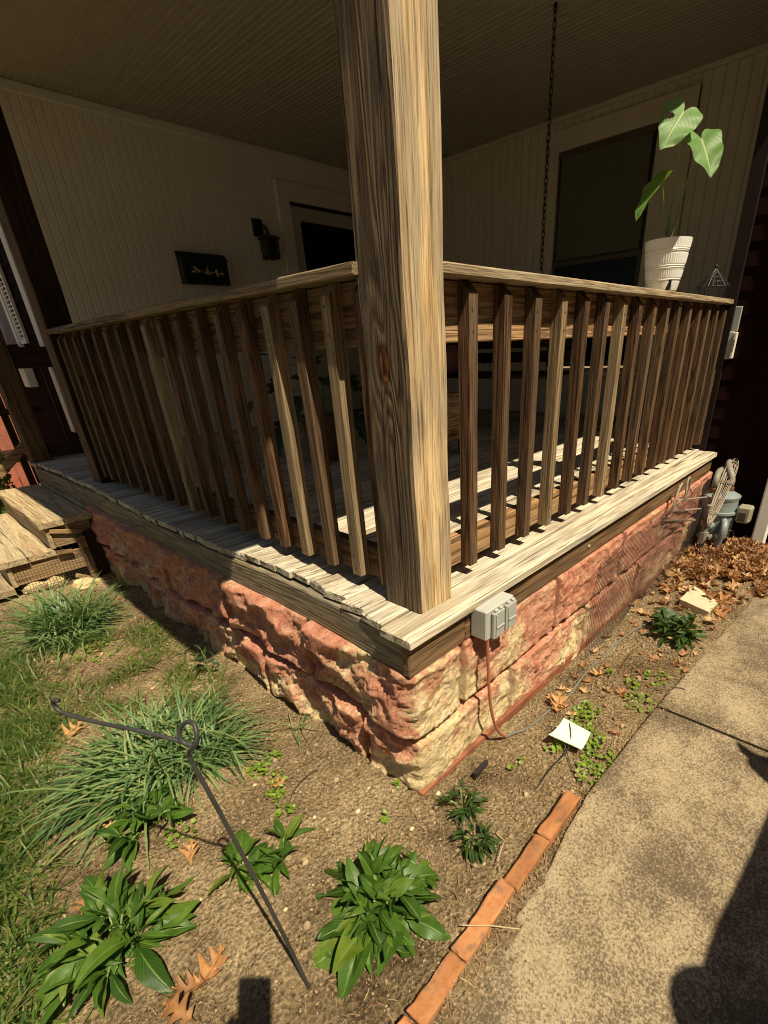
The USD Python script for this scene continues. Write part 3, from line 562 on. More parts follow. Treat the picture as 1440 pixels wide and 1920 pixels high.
# maroon bay on the right with clapboards facing the garden, wall left of the porch
for i in range(30):
    z0 = -.62 + i * .115
    obj('clapboard', tri((A([(2.868, .10, z0), (2.868, -4.5, z0), (2.876, -4.5, z0 + .117), (2.876, .10, z0 + .117), (2.90, .10, z0), (2.90, -4.5, z0), (2.90, -4.5, z0 + .117), (2.90, .10, z0 + .117)]), [(0, 3, 2, 1), (0, 1, 5, 4), (0, 4, 7, 3)])), M_maroon, house)
obj('bay_wall', cat([box(2.88, -4.5, -.65, 4.6, .098, 2.9, 0), box(2.868, .099, -.6, 4.2, .13, 2.5, 0)]), M_maroon, house)
obj('corner_board', box(2.842, .088, -.1, 2.867, .156, 2.3, .002), M_maroonwood, house)
obj('downspout', box(2.80, -.375, -.60, 2.866, -.30, 2.6, .008), M_white, house, label='white upright board at the foot of the maroon wall')
for i in range(26):
    z0 = -.5 + i * .115
    obj('clapboard', tri((A([(.402, 4.29, z0), (.402, 8, z0), (.410, 8, z0 + .117), (.410, 4.29, z0 + .117), (.43, 4.29, z0), (.43, 8, z0), (.43, 8, z0 + .117), (.43, 4.29, z0 + .117)]), [(0, 1, 2, 3), (0, 4, 5, 1), (0, 3, 7, 4)])), M_maroon, house)
obj('side_wall', box(.42, 4.29, -.65, 4.4, 8.0, 2.5, 0), M_maroon, house)
sw = obj('window', box(.385, 4.93, .84, .402, 5.5, 2.1, .003), M_sash, house)
obj('window_trim', cat([box(.37, 4.86, .82, .401, 4.93, 2.15, .003), box(.36, 4.84, .79, .401, 5.55, .82, .003)]), M_white, house)
sh = obj('shutter', cat([box(.378, 4.64, .83, .401, 4.67, 2.1, .002), box(.378, 4.81, .83, .401, 4.84, 2.1, .002), box(.379, 4.67, .83, .40, 4.81, .86, .002), box(.379, 4.67, 2.07, .40, 4.81, 2.1, .002)]), M_white, house)
for i in range(40): obj('louvre', spin(box(.381, 4.671, .87 + i * .03, .399, 4.809, .876 + i * .03, 0), (0, 1, 0), -.6, (.39, 4.7, .873 + i * .03)), M_white, sh)
# ---------------------------------------------------------------- mailbox and lantern on the white wall
mb = thing('mailbox', 'dark green wall mailbox with a gold leaf sprig', 'mailbox', (1.77, YW, 1.24))
yb, yf = YW - .002, 4.085
mprof = [(yb, 1.245), (yb, 1.475), (yf + .035, 1.468), (yf - .004, 1.425), (yf, 1.418), (yf, 1.25), (yf + .006, 1.243)]
def ext(prof, x0, x1):
    n = len(prof); V = A([(x, a, b) for x in (x0, x1) for a, b in prof]); F = []
    for i in range(n): j = (i + 1) % n; F += [(i, j, n + j), (i, n + j, n + i)]
    for i in range(1, n - 1): F += [(0, i + 1, i), (n, n + i, n + i + 1)]
    m = trimesh.Trimesh(V, A(F), process=False); m.fix_normals(); return m
obj('body', ext(mprof, 1.56, 1.965), M_green, mb)
obj('lid', ext([(yb - .002, 1.478), (yb - .002, 1.483), (yf + .03, 1.476), (yf - .012, 1.428), (yf - .012, 1.418), (yf - .007, 1.42), (yf + .03, 1.469)], 1.552, 1.973), M_green, mb)
def sprig():
    ms = []; y = yf - .003
    def lf(cx, cz, a, l, w): 
        t = np.linspace(0, 1, 7); c, s = math.cos(a), math.sin(a); up = w * np.sin(np.pi * t); P = A([[(cx + c * l * q - s * u, y + yy, cz + s * l * q + c * u) for q, u in zip(t, sg * up)] for sg, yy in ((1, 0), (0, -.002), (-1, 0))]); return grid(P)
    ms.append(tube(curve([(1.64, y, 1.335), (1.70, y, 1.345), (1.745, y, 1.325), (1.775, y, 1.318), (1.81, y, 1.33), (1.855, y, 1.335), (1.90, y, 1.325)], 30), .0022, 5))
    for cx, cz, a, l, w in ((1.68, 1.345, 2.5, .045, .009), (1.70, 1.345, -2.6, .04, .008), (1.665, 1.337, 3.3, .05, .008), (1.772, 1.318, 1.65, .06, .008), (1.77, 1.318, 2.3, .04, .006), (1.78, 1.318, .8, .04, .006), (1.835, 1.333, .9, .04, .011), (1.84, 1.335, -.8, .04, .011), (1.87, 1.332, -.1, .055, .008)): ms.append(lf(cx, cz, a, l, w))
    return cat(ms)
obj('sprig', sprig(), M_gold, mb)
lt = thing('wall_lantern', 'black metal porch lantern on the white wall beside the door', 'lantern', (2.42, YW, 1.5))
obj('back_plate', box(2.345, YW - .025, 1.66, 2.45, YW - .004, 1.80, .006), M_black, lt)
obj('arm', tube(curve([(2.42, YW - .02, 1.72), (2.43, YW - .07, 1.74), (2.44, YW - .10, 1.70), (2.44, YW - .105, 1.66)], 14), .012, 8), M_black, lt)
cx, cy = 2.44, YW - .105
obj('lamp_roof', cat([ext([(cy - .07, 1.64), (cy + .07, 1.64), (cy + .03, 1.665), (cy - .03, 1.665)], cx - .07, cx + .07), box(cx - .075, cy - .075, 1.632, cx + .075, cy + .075, 1.642, .002)]), M_black, lt)
obj('cage', cat([box(cx + a - .005, cy + b - .005, 1.485, cx + a + .005, cy + b + .005, 1.632, 0) for a in (-.055, .055) for b in (-.055, .055)] + [box(cx - .003, cy + b - .003, 1.5, cx + .003, cy + b + .003, 1.632, 0) for b in (-.057, .057)] + [box(cx - .06, cy - .06, 1.475, cx + .06, cy + .06, 1.487, .002), box(cx - .056, cy - .057, 1.51, cx + .056, cy - .052, 1.515, 0), box(cx - .057, cy - .055, 1.51, cx - .052, cy + .055, 1.515, 0)]), M_black, lt)
obj('glass', box(cx - .048, cy - .048, 1.49, cx + .048, cy + .048, 1.63, .003), M_lampglass, lt)
# ---------------------------------------------------------------- swing
swg = thing('porch_swing', 'dark wooden porch swing hanging on chains in the shade', 'swing', (3.0, 2.0, .4))
for i in range(6): obj('seat_slat', box(2.62 + i * .085, 1.22, .43, 2.69 + i * .085, 2.85, .455, .003), WD['swing'], swg)
for i in range(4): obj('back_slat', box(3.14 + i * .02, 1.22, .52 + i * .11, 3.16 + i * .02, 2.85, .60 + i * .11, .003), WD['swing'], swg)
for yy in (1.26, 2.79):
    obj('arm_rest', box(2.60, yy - .03, .66, 3.2, yy + .03, .685, .003), WD['swing'], swg); obj('arm_post', box(2.63, yy - .02, .38, 2.67, yy + .02, .66, .003), WD['swing'], swg)
def chain_links(a, b, th):
    a, b = A(a, float), A(b, float); Lc = np.linalg.norm(b - a); n = int(Lc / .034); d = (b - a) / Lc; u = np.cross(d, [0, 1, 0]); u /= np.linalg.norm(u); w = np.cross(d, u)
    ch = obj('chain_hook', tube([a + d * (-.002), a + d * .02], .008, 6), M_rust, th)
    t = np.linspace(0, 2 * np.pi, 12, endpoint=False)
    for i in range(n):
        c = a + d * (Lc * (i + .5) / n); s = u if i % 2 else w
        obj('link', tube(c + np.outer(np.cos(t) * .0235, d) + np.outer(np.sin(t) * .0095, s), .0033, 5, closed=True), M_rust, ch)
chain_links((2.70, 1.284, ZC), (2.70, 1.284, .69), swg)
obj('cushion', trimesh.creation.icosphere(3, 1.).apply_transform(np.diag([.16, .2, .12, 1])).apply_translation([2.78, 2.2, .56]), M_cushion, swg, smooth=True)
# ---------------------------------------------------------------- leaf builder
def leaf(base, heading, pitch, length, width, curl=.8, fold=.25, roll=0., n=11, m=7, shape=1.0, rnd=.5, wavy=.0, petiole=0., pw=.003):
    """lance-shaped blade with a petiole: starts at base, heads out and droops by curl; returns mesh, primvar"""
    t = np.linspace(0, 1, n); ang = pitch - curl * t ** 1.3; ds = length / (n - 1)
    r = np.r_[0, np.cumsum(np.cos((ang[1:] + ang[:-1]) / 2) * ds)]; z = np.r_[0, np.cumsum(np.sin((ang[1:] + ang[:-1]) / 2) * ds)]
    w = width / 2 * np.sin(np.pi * np.clip(t, 0, 1) ** (.72 * shape)) ** .85 * (1 - .12 * t); w = np.maximum(w, .0012)
    if petiole: 
        w = np.where(t < petiole, pw, width / 2 * np.sin(np.pi * np.clip((t - petiole) / (1 - petiole), 0, 1) ** .7) ** .85); w = np.maximum(w, .0015)
    q = np.linspace(-1, 1, m); T, Q = np.meshgrid(t, q, indexing='ij'); W = w[:, None] * Q
    lift = np.abs(W) * math.tan(fold) + wavy * width * np.sin(T * 17 + np.sign(Q) * 1.3) * Q ** 2
    # local frame: tangent (cos,sin), normal (-sin,cos)
    X = r[:, None] - np.sin(ang)[:, None] * lift; Z = z[:, None] + np.cos(ang)[:, None] * lift; Y = W * math.cos(fold)
    if roll: Y, Z = Y * math.cos(roll) - (Z - z[:, None]) * math.sin(roll), z[:, None] + Y * math.sin(roll) + (Z - z[:, None]) * math.cos(roll)
    c, s = math.cos(heading), math.sin(heading)
    P = np.stack([base[0] + X * c - Y * s, base[1] + X * s + Y * c, base[2] + Z], -1)
    v, f = grid(P); pv = np.stack([T.ravel(), Q.ravel(), np.full(T.size, rnd)], -1); return (v, f), pv
def bushy(name, label, x, y, n, lmin, lmax, wr, mat, seed, whorls=((0., 1.),), spread=.02, pet=.22):
    """a loose herb: many short shoots, each with a few unequal leaves; old leaves droop to the soil"""
    r = np.random.default_rng(seed); z = float(gz(x, y)) - .004; t = thing(name, label, 'plant', (x, y, z)); top = whorls[-1][0]
    ns = max(2, n // 8); sa = r.uniform(0, 6.28, ns); sr = spread * np.sqrt(r.uniform(0, 1, ns)); sh = .012 + top * r.uniform(.25, 1.15, ns) * (1 - .5 * sr / max(spread, 1e-3)); stems = []
    tips = np.stack([x + 1.9 * sr * np.cos(sa), y + 1.9 * sr * np.sin(sa), z + sh], -1)
    for k in range(ns): stems.append(tube(curve([(x + sr[k] * math.cos(sa[k]), y + sr[k] * math.sin(sa[k]), z - .012), tuple((tips[k] + A([x, y, z])) / 2 + A([0, 0, .004])), tuple(tips[k])], 6), .0024, 6))
    for i in range(n):
        k = i % ns; u = (i // ns + .5) / max(1, n // ns)                                     # old leaves low, young ones at the tip
        out = math.atan2(tips[k][1] - y, tips[k][0] - x); a = out + r.normal(0, 1.15) if sr[k] > .45 * spread else 2.4 * i + r.normal(0, .4)
        ln = (lmax + (lmin - lmax) * u ** 1.2) * r.uniform(.6, 1.15); pitch = -.05 + 1.15 * u + r.normal(0, .32)
        b = A([x, y, z]) + (tips[k] - A([x, y, z])) * (.35 + .65 * u) + A([.5 * sr[k] * math.cos(sa[k]) * (1 - u), .5 * sr[k] * math.sin(sa[k]) * (1 - u), .006])
        mm, pv = leaf(b, a, pitch, ln, ln * wr * r.uniform(.75, 1.25), curl=r.uniform(.35, 1.5), fold=r.uniform(.12, .6), roll=r.uniform(-.9, .9), rnd=np.clip(r.normal(.45, .28), 0, 1), wavy=r.uniform(.02, .07), petiole=pet * r.uniform(.6, 1.3), pw=.0018, n=13, m=9)
        v = mm[0].copy(); v[:, :2] += (r.normal(0, .012) * (pv[:, 0:1] ** 2)) * A([[-math.sin(a), math.cos(a)]]) * 2; lowest = gz(v[:, 0], v[:, 1]) + .004
        v[:, 2] = np.maximum(v[:, 2], np.where(v[:, 1] < path_edge(v[:, 0]) + .06, np.maximum(lowest, -.538), lowest)); obj('leaf', (v, mm[1]), mat, t, smooth=True, pv=pv)
    obj('stem', cat(stems), M_stem, t)
    return t
bushy('broadleaf_plant', 'largest bright green broad-leaved plant, beside the orange bricks', -.322, -.150, 165, .05, .165, .36, M_leaf, 11, whorls=((.10, 1.),), spread=.042)
bushy('broadleaf_plant', 'dark green broad-leaved plant at the edge of the lawn, bottom left', -.775, .255, 140, .05, .165, .31, M_leaf, 12, whorls=((.10, 1.),), spread=.045)
bushy('broadleaf_plant', 'sparse low plant that the iron hook crosses', -.50, .215, 34, .04, .12, .36, M_leaf, 13, whorls=((.03, 1.),), spread=.03)
bushy('broadleaf_plant', 'second clump of the sparse plant right of the hook', -.40, .155, 24, .04, .105, .36, M_leaf, 23, whorls=((.03, 1.),), spread=.03)
bushy('broadleaf_plant', 'thin leafy side shoot between the largest plant and the bricks', -.175, -.175, 30, .03, .075, .40, M_leaf, 24, whorls=((.07, 1.),), spread=.03)
bushy('broadleaf_plant', 'small dark narrow-leaved plant nearer the brick row', -.015, -.205, 60, .025, .068, .27, M_leafdk, 14, whorls=((.06, 1.),), spread=.022)
bushy('broadleaf_plant', 'small dark narrow-leaved plant nearer the stone corner', .055, -.115, 60, .025, .068, .27, M_leafdk, 15, whorls=((.07, 1.),), spread=.022)
bushy('broadleaf_plant', 'young green plant tucked against the front of the big grass clump', -.60, .56, 60, .04, .11, .32, M_leaf, 16, whorls=((.08, 1.),), spread=.05)
bushy('broadleaf_plant', 'bushy green weed at the edge of the path near the flat stone', 1.42, -.30, 96, .045, .125, .36, M_leafdk, 17, whorls=((.09, 1.),), spread=.055)
bushy('broadleaf_plant', 'slender seedling in the shade line of the foundation', -.12, 1.16, 12, .045, .085, .3, M_leafdk, 18, whorls=((.14, 1.),), spread=.006)
# ---------------------------------------------------------------- grass clumps and lawn
def blades(n, bx, by, spread, lmin, lmax, width, seed, droop=1.5, lean=(0., 0.), seg=6, headings=None, up=(.5, 1.45)):
    r = np.random.default_rng(seed); V, F = [], []; o = 0
    a = r.uniform(0, 2 * np.pi, n) if headings is None else headings(r, n); rad = spread * np.sqrt(r.uniform(0, 1, n)); ph = r.uniform(0, 2 * np.pi, n)
    x = bx + rad * np.cos(ph); y = by + rad * np.sin(ph); z = gz(x, y) - .004
    ln = r.uniform(lmin, lmax, n); p0 = r.uniform(up[0], up[1], n); dr = r.uniform(.5, 1.2, n) * droop; w = width * r.uniform(.6, 1.2, n)
    t = np.linspace(0, 1, seg); ang = p0[:, None] - dr[:, None] * t[None] ** 1.4; ds = (ln / (seg - 1))[:, None]
    R = np.concatenate([np.zeros((n, 1)), np.cumsum(np.cos(ang[:, 1:]) * ds, 1)], 1); Z = np.concatenate([np.zeros((n, 1)), np.cumsum(np.sin(ang[:, 1:]) * ds, 1)], 1)
    cx = x[:, None] + R * np.cos(a)[:, None] + lean[0] * Z; cy = y[:, None] + R * np.sin(a)[:, None] + lean[1] * Z; cz = z[:, None] + Z
    cz = np.maximum(cz, gz(cx, cy) + .003)
    ww = w[:, None] * (1 - t[None] ** 2.2) + .0004; sx, sy = -np.sin(a)[:, None], np.cos(a)[:, None]
    P = np.stack([np.stack([cx + s * ww * sx, cy + s * ww * sy, cz + (0 if s else -.0007)], -1) for s in (-1, 0, 1)], 2)       # n, seg, 3, 3
    V = P.reshape(-1, 3); i = np.arange(n * seg * 3).reshape(n, seg, 3)
    f = np.stack([i[:, :-1, :-1], i[:, 1:, :-1], i[:, 1:, 1:], i[:, :-1, 1:]], -1).reshape(-1, 4)
    return tri((V, f))
def clump(label, x, y, sets):
    t = obj('grass_clump', cat([blades(*s) if not isinstance(s[-1], dict) else blades(*s[:-1], **s[-1]) for s in sets]), M_blade, smooth=True); tag(t, label, 'grass clump'); return t
clump('upright blue-green grass clump near the wooden steps', -.40, 2.15, [(620, -.40, 2.18, .13, .18, .34, .0050, 31, 1.2), (160, -.44, 2.02, .12, .14, .26, .004, 32, 1.8)])
def toward(c, s): return lambda r, n: r.normal(c, s, n)
clump('large sprawling blue-green grass clump behind the iron hook', -.47, .74, [(380, -.45, .82, .12, .18, .33, .0046, 33, 1.8), (420, -.52, .76, .13, .2, .38, .0046, 34, 2.0, {'headings': toward(2.6, .7), 'up': (.3, 1.1)}), (130, -.36, .72, .09, .15, .28, .0034, 35, 2.1, {'headings': toward(-.3, .9)}), (120, -.36, .66, .06, .15, .26, .0022, 36, 2.0)])
clump('thin arching tuft at the foot of the stone wall', -.075, .57, [(11, -.075, .57, .02, .12, .2, .0022, 37, 2.0)])
clump('small thin grass tuft right of the big grass clump', -.22, .93, [(60, -.22, .93, .05, .08, .17, .0022, 38, 1.9)])
clump('pale thin tuft growing in the shade beside the steps', -.03, 2.55, [(16, -.03, 2.5, .03, .12, .24, .0026, 39, 1.7)])
r = np.random.default_rng(5); sets = []
n = 85000; X = r.uniform(-1.55, -.45, n); Y = r.uniform(-.15, 2.9, n)
edge = np.interp(Y, [-.2, .1, .35, .6, .9, 1.3, 1.8, 2.6, 3.4], [-.97, -.93, -.86, -.84, -.78, -.62, -.60, -.66, -.6])
dens = np.clip((edge - X) / .25 + .12, .0, 1) * np.clip(meshkit.noise(np.stack([X * 6, Y * 6, X * 0], -1), 3) * 1.5, .2, 1)
keep = r.uniform(0, 1, n) < dens; X, Y = X[keep], Y[keep]
def lawn(X, Y, lmin, lmax, w, seed, droop=1.7):
    r = np.random.default_rng(seed); n = len(X); seg = 4; a = r.uniform(0, 2 * np.pi, n); ln = r.uniform(lmin, lmax, n); p0 = r.uniform(.4, 1.5, n); dr = r.uniform(.4, 1.3, n) * droop; t = np.linspace(0, 1, seg); z = gz(X, Y) - .003
    ang = p0[:, None] - dr[:, None] * t[None] ** 1.3; ds = (ln / (seg - 1))[:, None]
    R = np.concatenate([np.zeros((n, 1)), np.cumsum(np.cos(ang[:, 1:]) * ds, 1)], 1); Z = np.concatenate([np.zeros((n, 1)), np.cumsum(np.sin(ang[:, 1:]) * ds, 1)], 1)
    ww = (w * r.uniform(.6, 1.3, n))[:, None] * (1 - t[None] ** 2) + .0003
    P = np.stack([np.stack([X[:, None] + R * np.cos(a)[:, None] - s * ww * np.sin(a)[:, None], Y[:, None] + R * np.sin(a)[:, None] + s * ww * np.cos(a)[:, None], np.maximum(z[:, None] + Z, z[:, None] + .004)], -1) for s in (-1, 1)], 2)
    i = np.arange(n * seg * 2).reshape(n, seg, 2); f = np.stack([i[:, :-1, 0], i[:, 1:, 0], i[:, 1:, 1], i[:, :-1, 1]], -1).reshape(-1, 4)
    return tri((P.reshape(-1, 3), f))
# thin grass and weeds creeping into the bed
n2 = 4200; X2 = r.normal(-.33, .2, n2); Y2 = r.uniform(.85, 2.1, n2); k2 = (X2 < -.06) & (X2 > -.9) & (meshkit.noise(np.stack([X2 * 11, Y2 * 11, X2 * 0], -1), 8) > .52)
X3 = r.uniform(-.6, -.3, 700); Y3 = r.uniform(2.9, 7.5, 700)
X4 = r.uniform(-3, -.5, 5000); Y4 = r.uniform(3.2, 9, 5000)
X5 = r.uniform(-1.2, .0, 5000); Y5 = r.uniform(4.6, 7.5, 5000)
lw = obj('grass', cat([lawn(X, Y, .04, .13, .0019, 51), lawn(X2[k2], Y2[k2], .05, .15, .0016, 52), lawn(X4, Y4, .06, .16, .004, 54), lawn(X5, Y5, .06, .16, .004, 55)]), M_lawn, smooth=True); tag(lw, 'green lawn grass along the left side of the bed', 'grass', kind='stuff')
# clover patches
def clover(spots):
    out = []; rr_ = np.random.default_rng(77); t = np.linspace(0, 2 * np.pi, 7)[:-1]
    pv = np.vstack([[0, 0, 0], np.stack([np.cos(t), np.sin(t) * .85, .15 + 0 * t], -1)]); pf = A([(0, 1 + i, 1 + (i + 1) % 6) for i in range(6)])
    P, S = [], []
    for x, y, rad, n in spots:
        a = rr_.uniform(0, 6.28, n); d = rad * np.sqrt(rr_.uniform(0, 1, n)); px, py = x + d * np.cos(a), y + d * np.sin(a)
        ok = py > path_edge(px); px, py = px[ok], py[ok]
        P.append(np.stack([px, py, gz(px, py) + rr_.uniform(.004, .022, len(px))], -1)); S.append(rr_.uniform(.004, .009, len(px)))
    P = np.vstack(P); S = np.concatenate(S); return scatter((pv, pf), P, rots(len(P), .5), S)
sp = [(-.27, .50, .035, 40), (-.29, .36, .03, 30), (-.31, .28, .03, 26), (-.20, .52, .03, 22), (-.25, .42, .03, 26), (.62, -.22, .05, 60), (.70, -.20, .05, 60), (.57, -.28, .05, 50), (.45, -.20, .03, 26), (.50, -.34, .06, 70), (.42, -.345, .05, 50), (.86, -.34, .06, 50), (.95, -.28, .03, 20), (.98, -.17, .02, 14), (1.05, -.33, .05, 30), (-.02, .1, .012, 8), (-.13, .03, .012, 8), (-.55, .45, .05, 26), (.33, -.15, .012, 8), (.28, -.14, .012, 8), (-.4, 1.75, .1, 60), (-.3, 1.5, .1, 40)]
tag(obj('clover', clover(sp), M_clover, smooth=True), 'tiny bright green clover seedlings scattered on the soil', 'clover', kind='stuff')
# ---------------------------------------------------------------- soil crumbs, straw, leaf litter
def soil_points(n, x0, x1, y0, y1, seed):
    q = np.random.default_rng(seed); x = q.uniform(x0, x1, n); y = q.uniform(y0, y1, n); ok = (y > path_edge(x) + .004) & ~((x > -.02) & (y > -.01)); return x[ok], y[ok]
ico = trimesh.Trimesh([(1, 0, .1), (-1, .1, 0), (.1, 1, 0), (0, -1, -.1), (0, .1, 1), (.1, 0, -1)], [(0, 2, 4), (2, 1, 4), (1, 3, 4), (3, 0, 4), (2, 0, 5), (1, 2, 5), (3, 1, 5), (0, 3, 5)], process=False); iv, jf = ico.vertices * (1 + .25 * np.sin(ico.vertices @ A([3., 5., 7.]))[:, None]), ico.faces
xs_, ys_ = [], []
for n, a, b, c, d, s in ((40000, -1.0, .9, -.42, 1.0, 1), (9000, -.8, .1, 1.0, 2.9, 2), (9000, .3, 2.85, -.5, .0, 3)):
    u, v = soil_points(n, a, b, c, d, s); xs_.append(u); ys_.append(v)
X, Y = np.concatenate(xs_), np.concatenate(ys_); S = np.random.default_rng(4).gamma(1.6, .0008, len(X)) + .0007
S = np.minimum(S, .009)
q_ = np.random.default_rng(44); u_ = q_.uniform(-.6, 2.6, 2600); X = np.r_[X, u_]; Y = np.r_[Y, path_edge(u_) - np.abs(q_.normal(0, .035, 2600))]; S = np.r_[S, q_.gamma(1.6, .0007, 2600) + .0006]
Zc = np.where(Y < path_edge(X), -.5605, gz(X, Y))
tag(obj('soil_crumbs', scatter((iv, jf), np.stack([X, Y, Zc + S * .25], -1), rots(len(X)), np.stack([S, S * .8, S * .65], -1)), M_litter), 'loose crumbs and grit over the dry bed soil', 'soil', kind='stuff')
ci = trimesh.creation.icosphere(1, 1.); cv = ci.vertices * (1 + .5 * (meshkit.fbm(ci.vertices * 1.7 + 3, 2, 5) - .5))[:, None]
u1, w1 = soil_points(2600, -1.0, .9, -.42, 1.0, 71); u2, w2 = soil_points(1500, .3, 2.6, -.5, 0, 72); u3, w3 = soil_points(900, -.7, 0, 1., 2.8, 73)
X = np.r_[u1, u2, u3]; Y = np.r_[w1, w2, w3]; S = np.minimum(np.random.default_rng(6).gamma(2., .0014, len(X)) + .0016, .011)
tag(obj('soil_clods', scatter((cv, ci.faces), np.stack([X, Y, gz(X, Y) + S * .1], -1), rots(len(X)), np.stack([S, S * .85, S * .6], -1)), M_clod, smooth=True), 'larger clods of dry earth in the bed', 'soil', kind='stuff')
r = np.random.default_rng(8)
pb = [(-.08, .16), (-.16, .12), (-.20, -.02), (-.1, -.05), (.05, -.02), (-.26, .2), (-.31, .46), (-.47, .03), (-.42, .10), (-.60, .22)]
for x_, y_ in pb:
    s_ = r.uniform(.004, .009); q = trimesh.creation.icosphere(2, 1.); vv = q.vertices * (1 + .3 * (meshkit.fbm(q.vertices * 1.3 + x_ * 50, 2, 3) - .5))[:, None] * A([s_, s_ * .8, s_ * .6]); vv += A([x_, y_, float(gz(x_, y_)) + s_ * .3])
    tag(obj('pebble', (vv, q.faces), M_pebble, smooth=True), 'small pale pebble lying on the dry soil', 'pebble', 'pale pebbles on the soil')
# straw: thin curved slivers
tt = np.linspace(-1, 1, 5); sv = np.concatenate([np.stack([tt, tt ** 2 * .12 + s * .075, .02 * np.cos(tt * 2) + 0 * tt], -1) for s in (-1, 1)]); sf = A([(i, i + 1, 6 + i) for i in range(4)] + [(i, 6 + i, 5 + i) for i in range(4)])
parts = [soil_points(3600, -.95, .7, -.42, .9, 12), soil_points(2200, -.7, .0, .9, 2.8, 13), soil_points(2600, .3, 2.8, -.5, -.05, 14)]
u = r.uniform(-.5, .4, 900); parts.append((u, path_edge(u) + r.uniform(.002, .05, 900)))
u = r.uniform(.4, 2.2, 900); parts.append((u, path_edge(u) + r.uniform(.002, .09, 900)))
X = np.concatenate([p[0] for p in parts]); Y = np.concatenate([p[1] for p in parts]); S = r.gamma(2.0, .0026, len(X)) + .0028
tag(obj('straw', scatter((sv, sf), np.stack([X, Y, gz(X, Y) + r.uniform(.001, .008, len(X))], -1), rots(len(X), .3), np.stack([S, S, S], -1)), M_straw), 'dry straw and grass clippings along the path edge and bed', 'straw', kind='stuff')
# oak leaf shape: lobed outline, curled
def oakleaf(n=20, m=7, curl=.5, cup=.4, seed=0):
    q = np.random.default_rng(seed); t = np.linspace(0, 1, n); w = (.06 + .33 * np.sin(np.pi * t ** .85)) * (.22 + .78 * np.abs(np.sin(t * np.pi * 3.4 + .3)) ** 1.8); w[t < .13] = .012; w[-1] = .01
    Q = np.linspace(-1, 1, m); T, K = np.meshgrid(t, Q, indexing='ij'); W = w[:, None] * K
    # lobes point forward
    Xx = T + np.abs(W) * .6; Z = curl * (T - .5) ** 2 * 1.2 - curl * .1 + cup * W ** 2 * 2.2 + .05 * np.sin(T * 9 + K * 3 + seed) * np.abs(K)
    v, f = grid(np.stack([Xx - .5, W, Z], -1)); return v, f, np.stack([T.ravel(), K.ravel(), np.full(T.size, q.uniform())], -1)
r = np.random.default_rng(21); batches = []
for k in range(4):
    v, f, _ = oakleaf(12, 5, curl=r.uniform(.5, 1.3), cup=r.uniform(.5, 1.6), seed=k); n = 250
    X = 2.86 - np.abs(r.normal(0, .42, n)) * 1.0 - .02; Y = r.uniform(-.52, .0, n); X += (Y + .25) * -.3
    h = .04 * np.exp(-((X - 2.65) / .3) ** 2) * np.clip((Y + .55) / .25, 0, 1); ok = (X > 1.5) & (X < 2.85); X, Y, h = X[ok], Y[ok], h[ok]; n = len(X)
    Zp = np.maximum(gz(X, Y), np.where(Y < path_edge(X), -.558, -9)) + h * r.uniform(.2, 1., n) + r.uniform(.008, .03, n)
    batches.append(scatter((v, f), np.stack([X, Y, Zp], -1), rots(n, .5), r.uniform(.05, .095, n)))
    n = 26; u, w_ = soil_points(n, .6, 2.0, -.45, -.04, 90 + k); batches.append(scatter((v, f), np.stack([u, w_, gz(u, w_) + .008], -1), rots(len(u), .35), r.uniform(.02, .055, len(u))))
    n = 22; u, w_ = soil_points(n, -.75, -.1, .9, 2.8, 190 + k); batches.append(scatter((v, f), np.stack([u, w_, gz(u, w_) + .008], -1), rots(len(u), .4), r.uniform(.015, .035, len(u))))
pile = obj('leaf_litter', cat(batches), M_dry, smooth=True); tag(pile, 'drift of curled brown oak leaves below the gas meter', 'leaf litter', kind='stuff')
for i, (x_, y_, hd, s_, lab, mt) in enumerate((
        (-.66, .040, .3, .095, 'large curled orange oak leaf near the phone shadow', M_oak), (-.70, .04, 2.6, .075, 'brown oak leaf partly under the large orange leaf', M_dry),
        (-.735, -.005, 1.9, .08, 'rust coloured leaf standing upright at the bottom of the picture', M_dry), (-.56, .36, 1.0, .07, 'pale brown oak leaf beside the shadow of the hook', M_oak),
        (-.265, .40, -.9, .065, 'orange oak leaf among the clover by the stone corner', M_oak), (-.69, .62, .9, .07, 'red brown leaf in front of the young plant', M_dry),
        (.66, -.105, .4, .11, 'tan oak leaf lying over the grey cord', M_oak), (.95, -.13, 2.4, .075, 'small tan leaf near the grey cord', M_oak), (1.86, -.36, -.5, .13, 'orange oak leaf beside the flat stone', M_oak), (1.72, -.40, .6, .10, 'pale oak leaf at the path edge in front of the flat stone', M_oak),
        (-.64, 1.20, .6, .10, 'pale tan leaf under the curled end of the hook', M_oak), (-.8, .42, 1.3, .07, 'red leaf at the edge of the lawn', M_dry))):
    v, f, pv = oakleaf(34, 9, curl=.5, cup=.9, seed=i + 3); Rz = rot([0, 0, 1], hd) @ rot([1, 0, 0], .2 * math.sin(i * 2.1)) @ rot([0, 1, 0], -.12 if i != 2 else -.9)
    v = v * s_ @ Rz.T + A([x_, y_, float(gz(x_, y_)) + .012 + (.03 if i == 2 else 0)])
    tag(obj('oak_leaf', (v, f), mt, smooth=True, pv=pv), lab, 'leaf')
# dry stalks by the bricks
for i, (a, b) in enumerate((((-.225, -.335, -.535), (-.135, -.435, -.556)), ((-.215, -.345, -.538), (-.15, -.415, -.556)), ((-.03, -.30, -.558), (.02, -.285, -.55)))):
    tag(obj('dry_stalk', tube([a, (A(a) + A(b)) / 2 + A([0, 0, .006]), b], .0015, 6), M_stalk), ['pale dry stalk lying across the brick row', 'short dry stalk under the long pale one', 'pale straw stalk beside the narrow-leaved plant'][i], 'stalk')
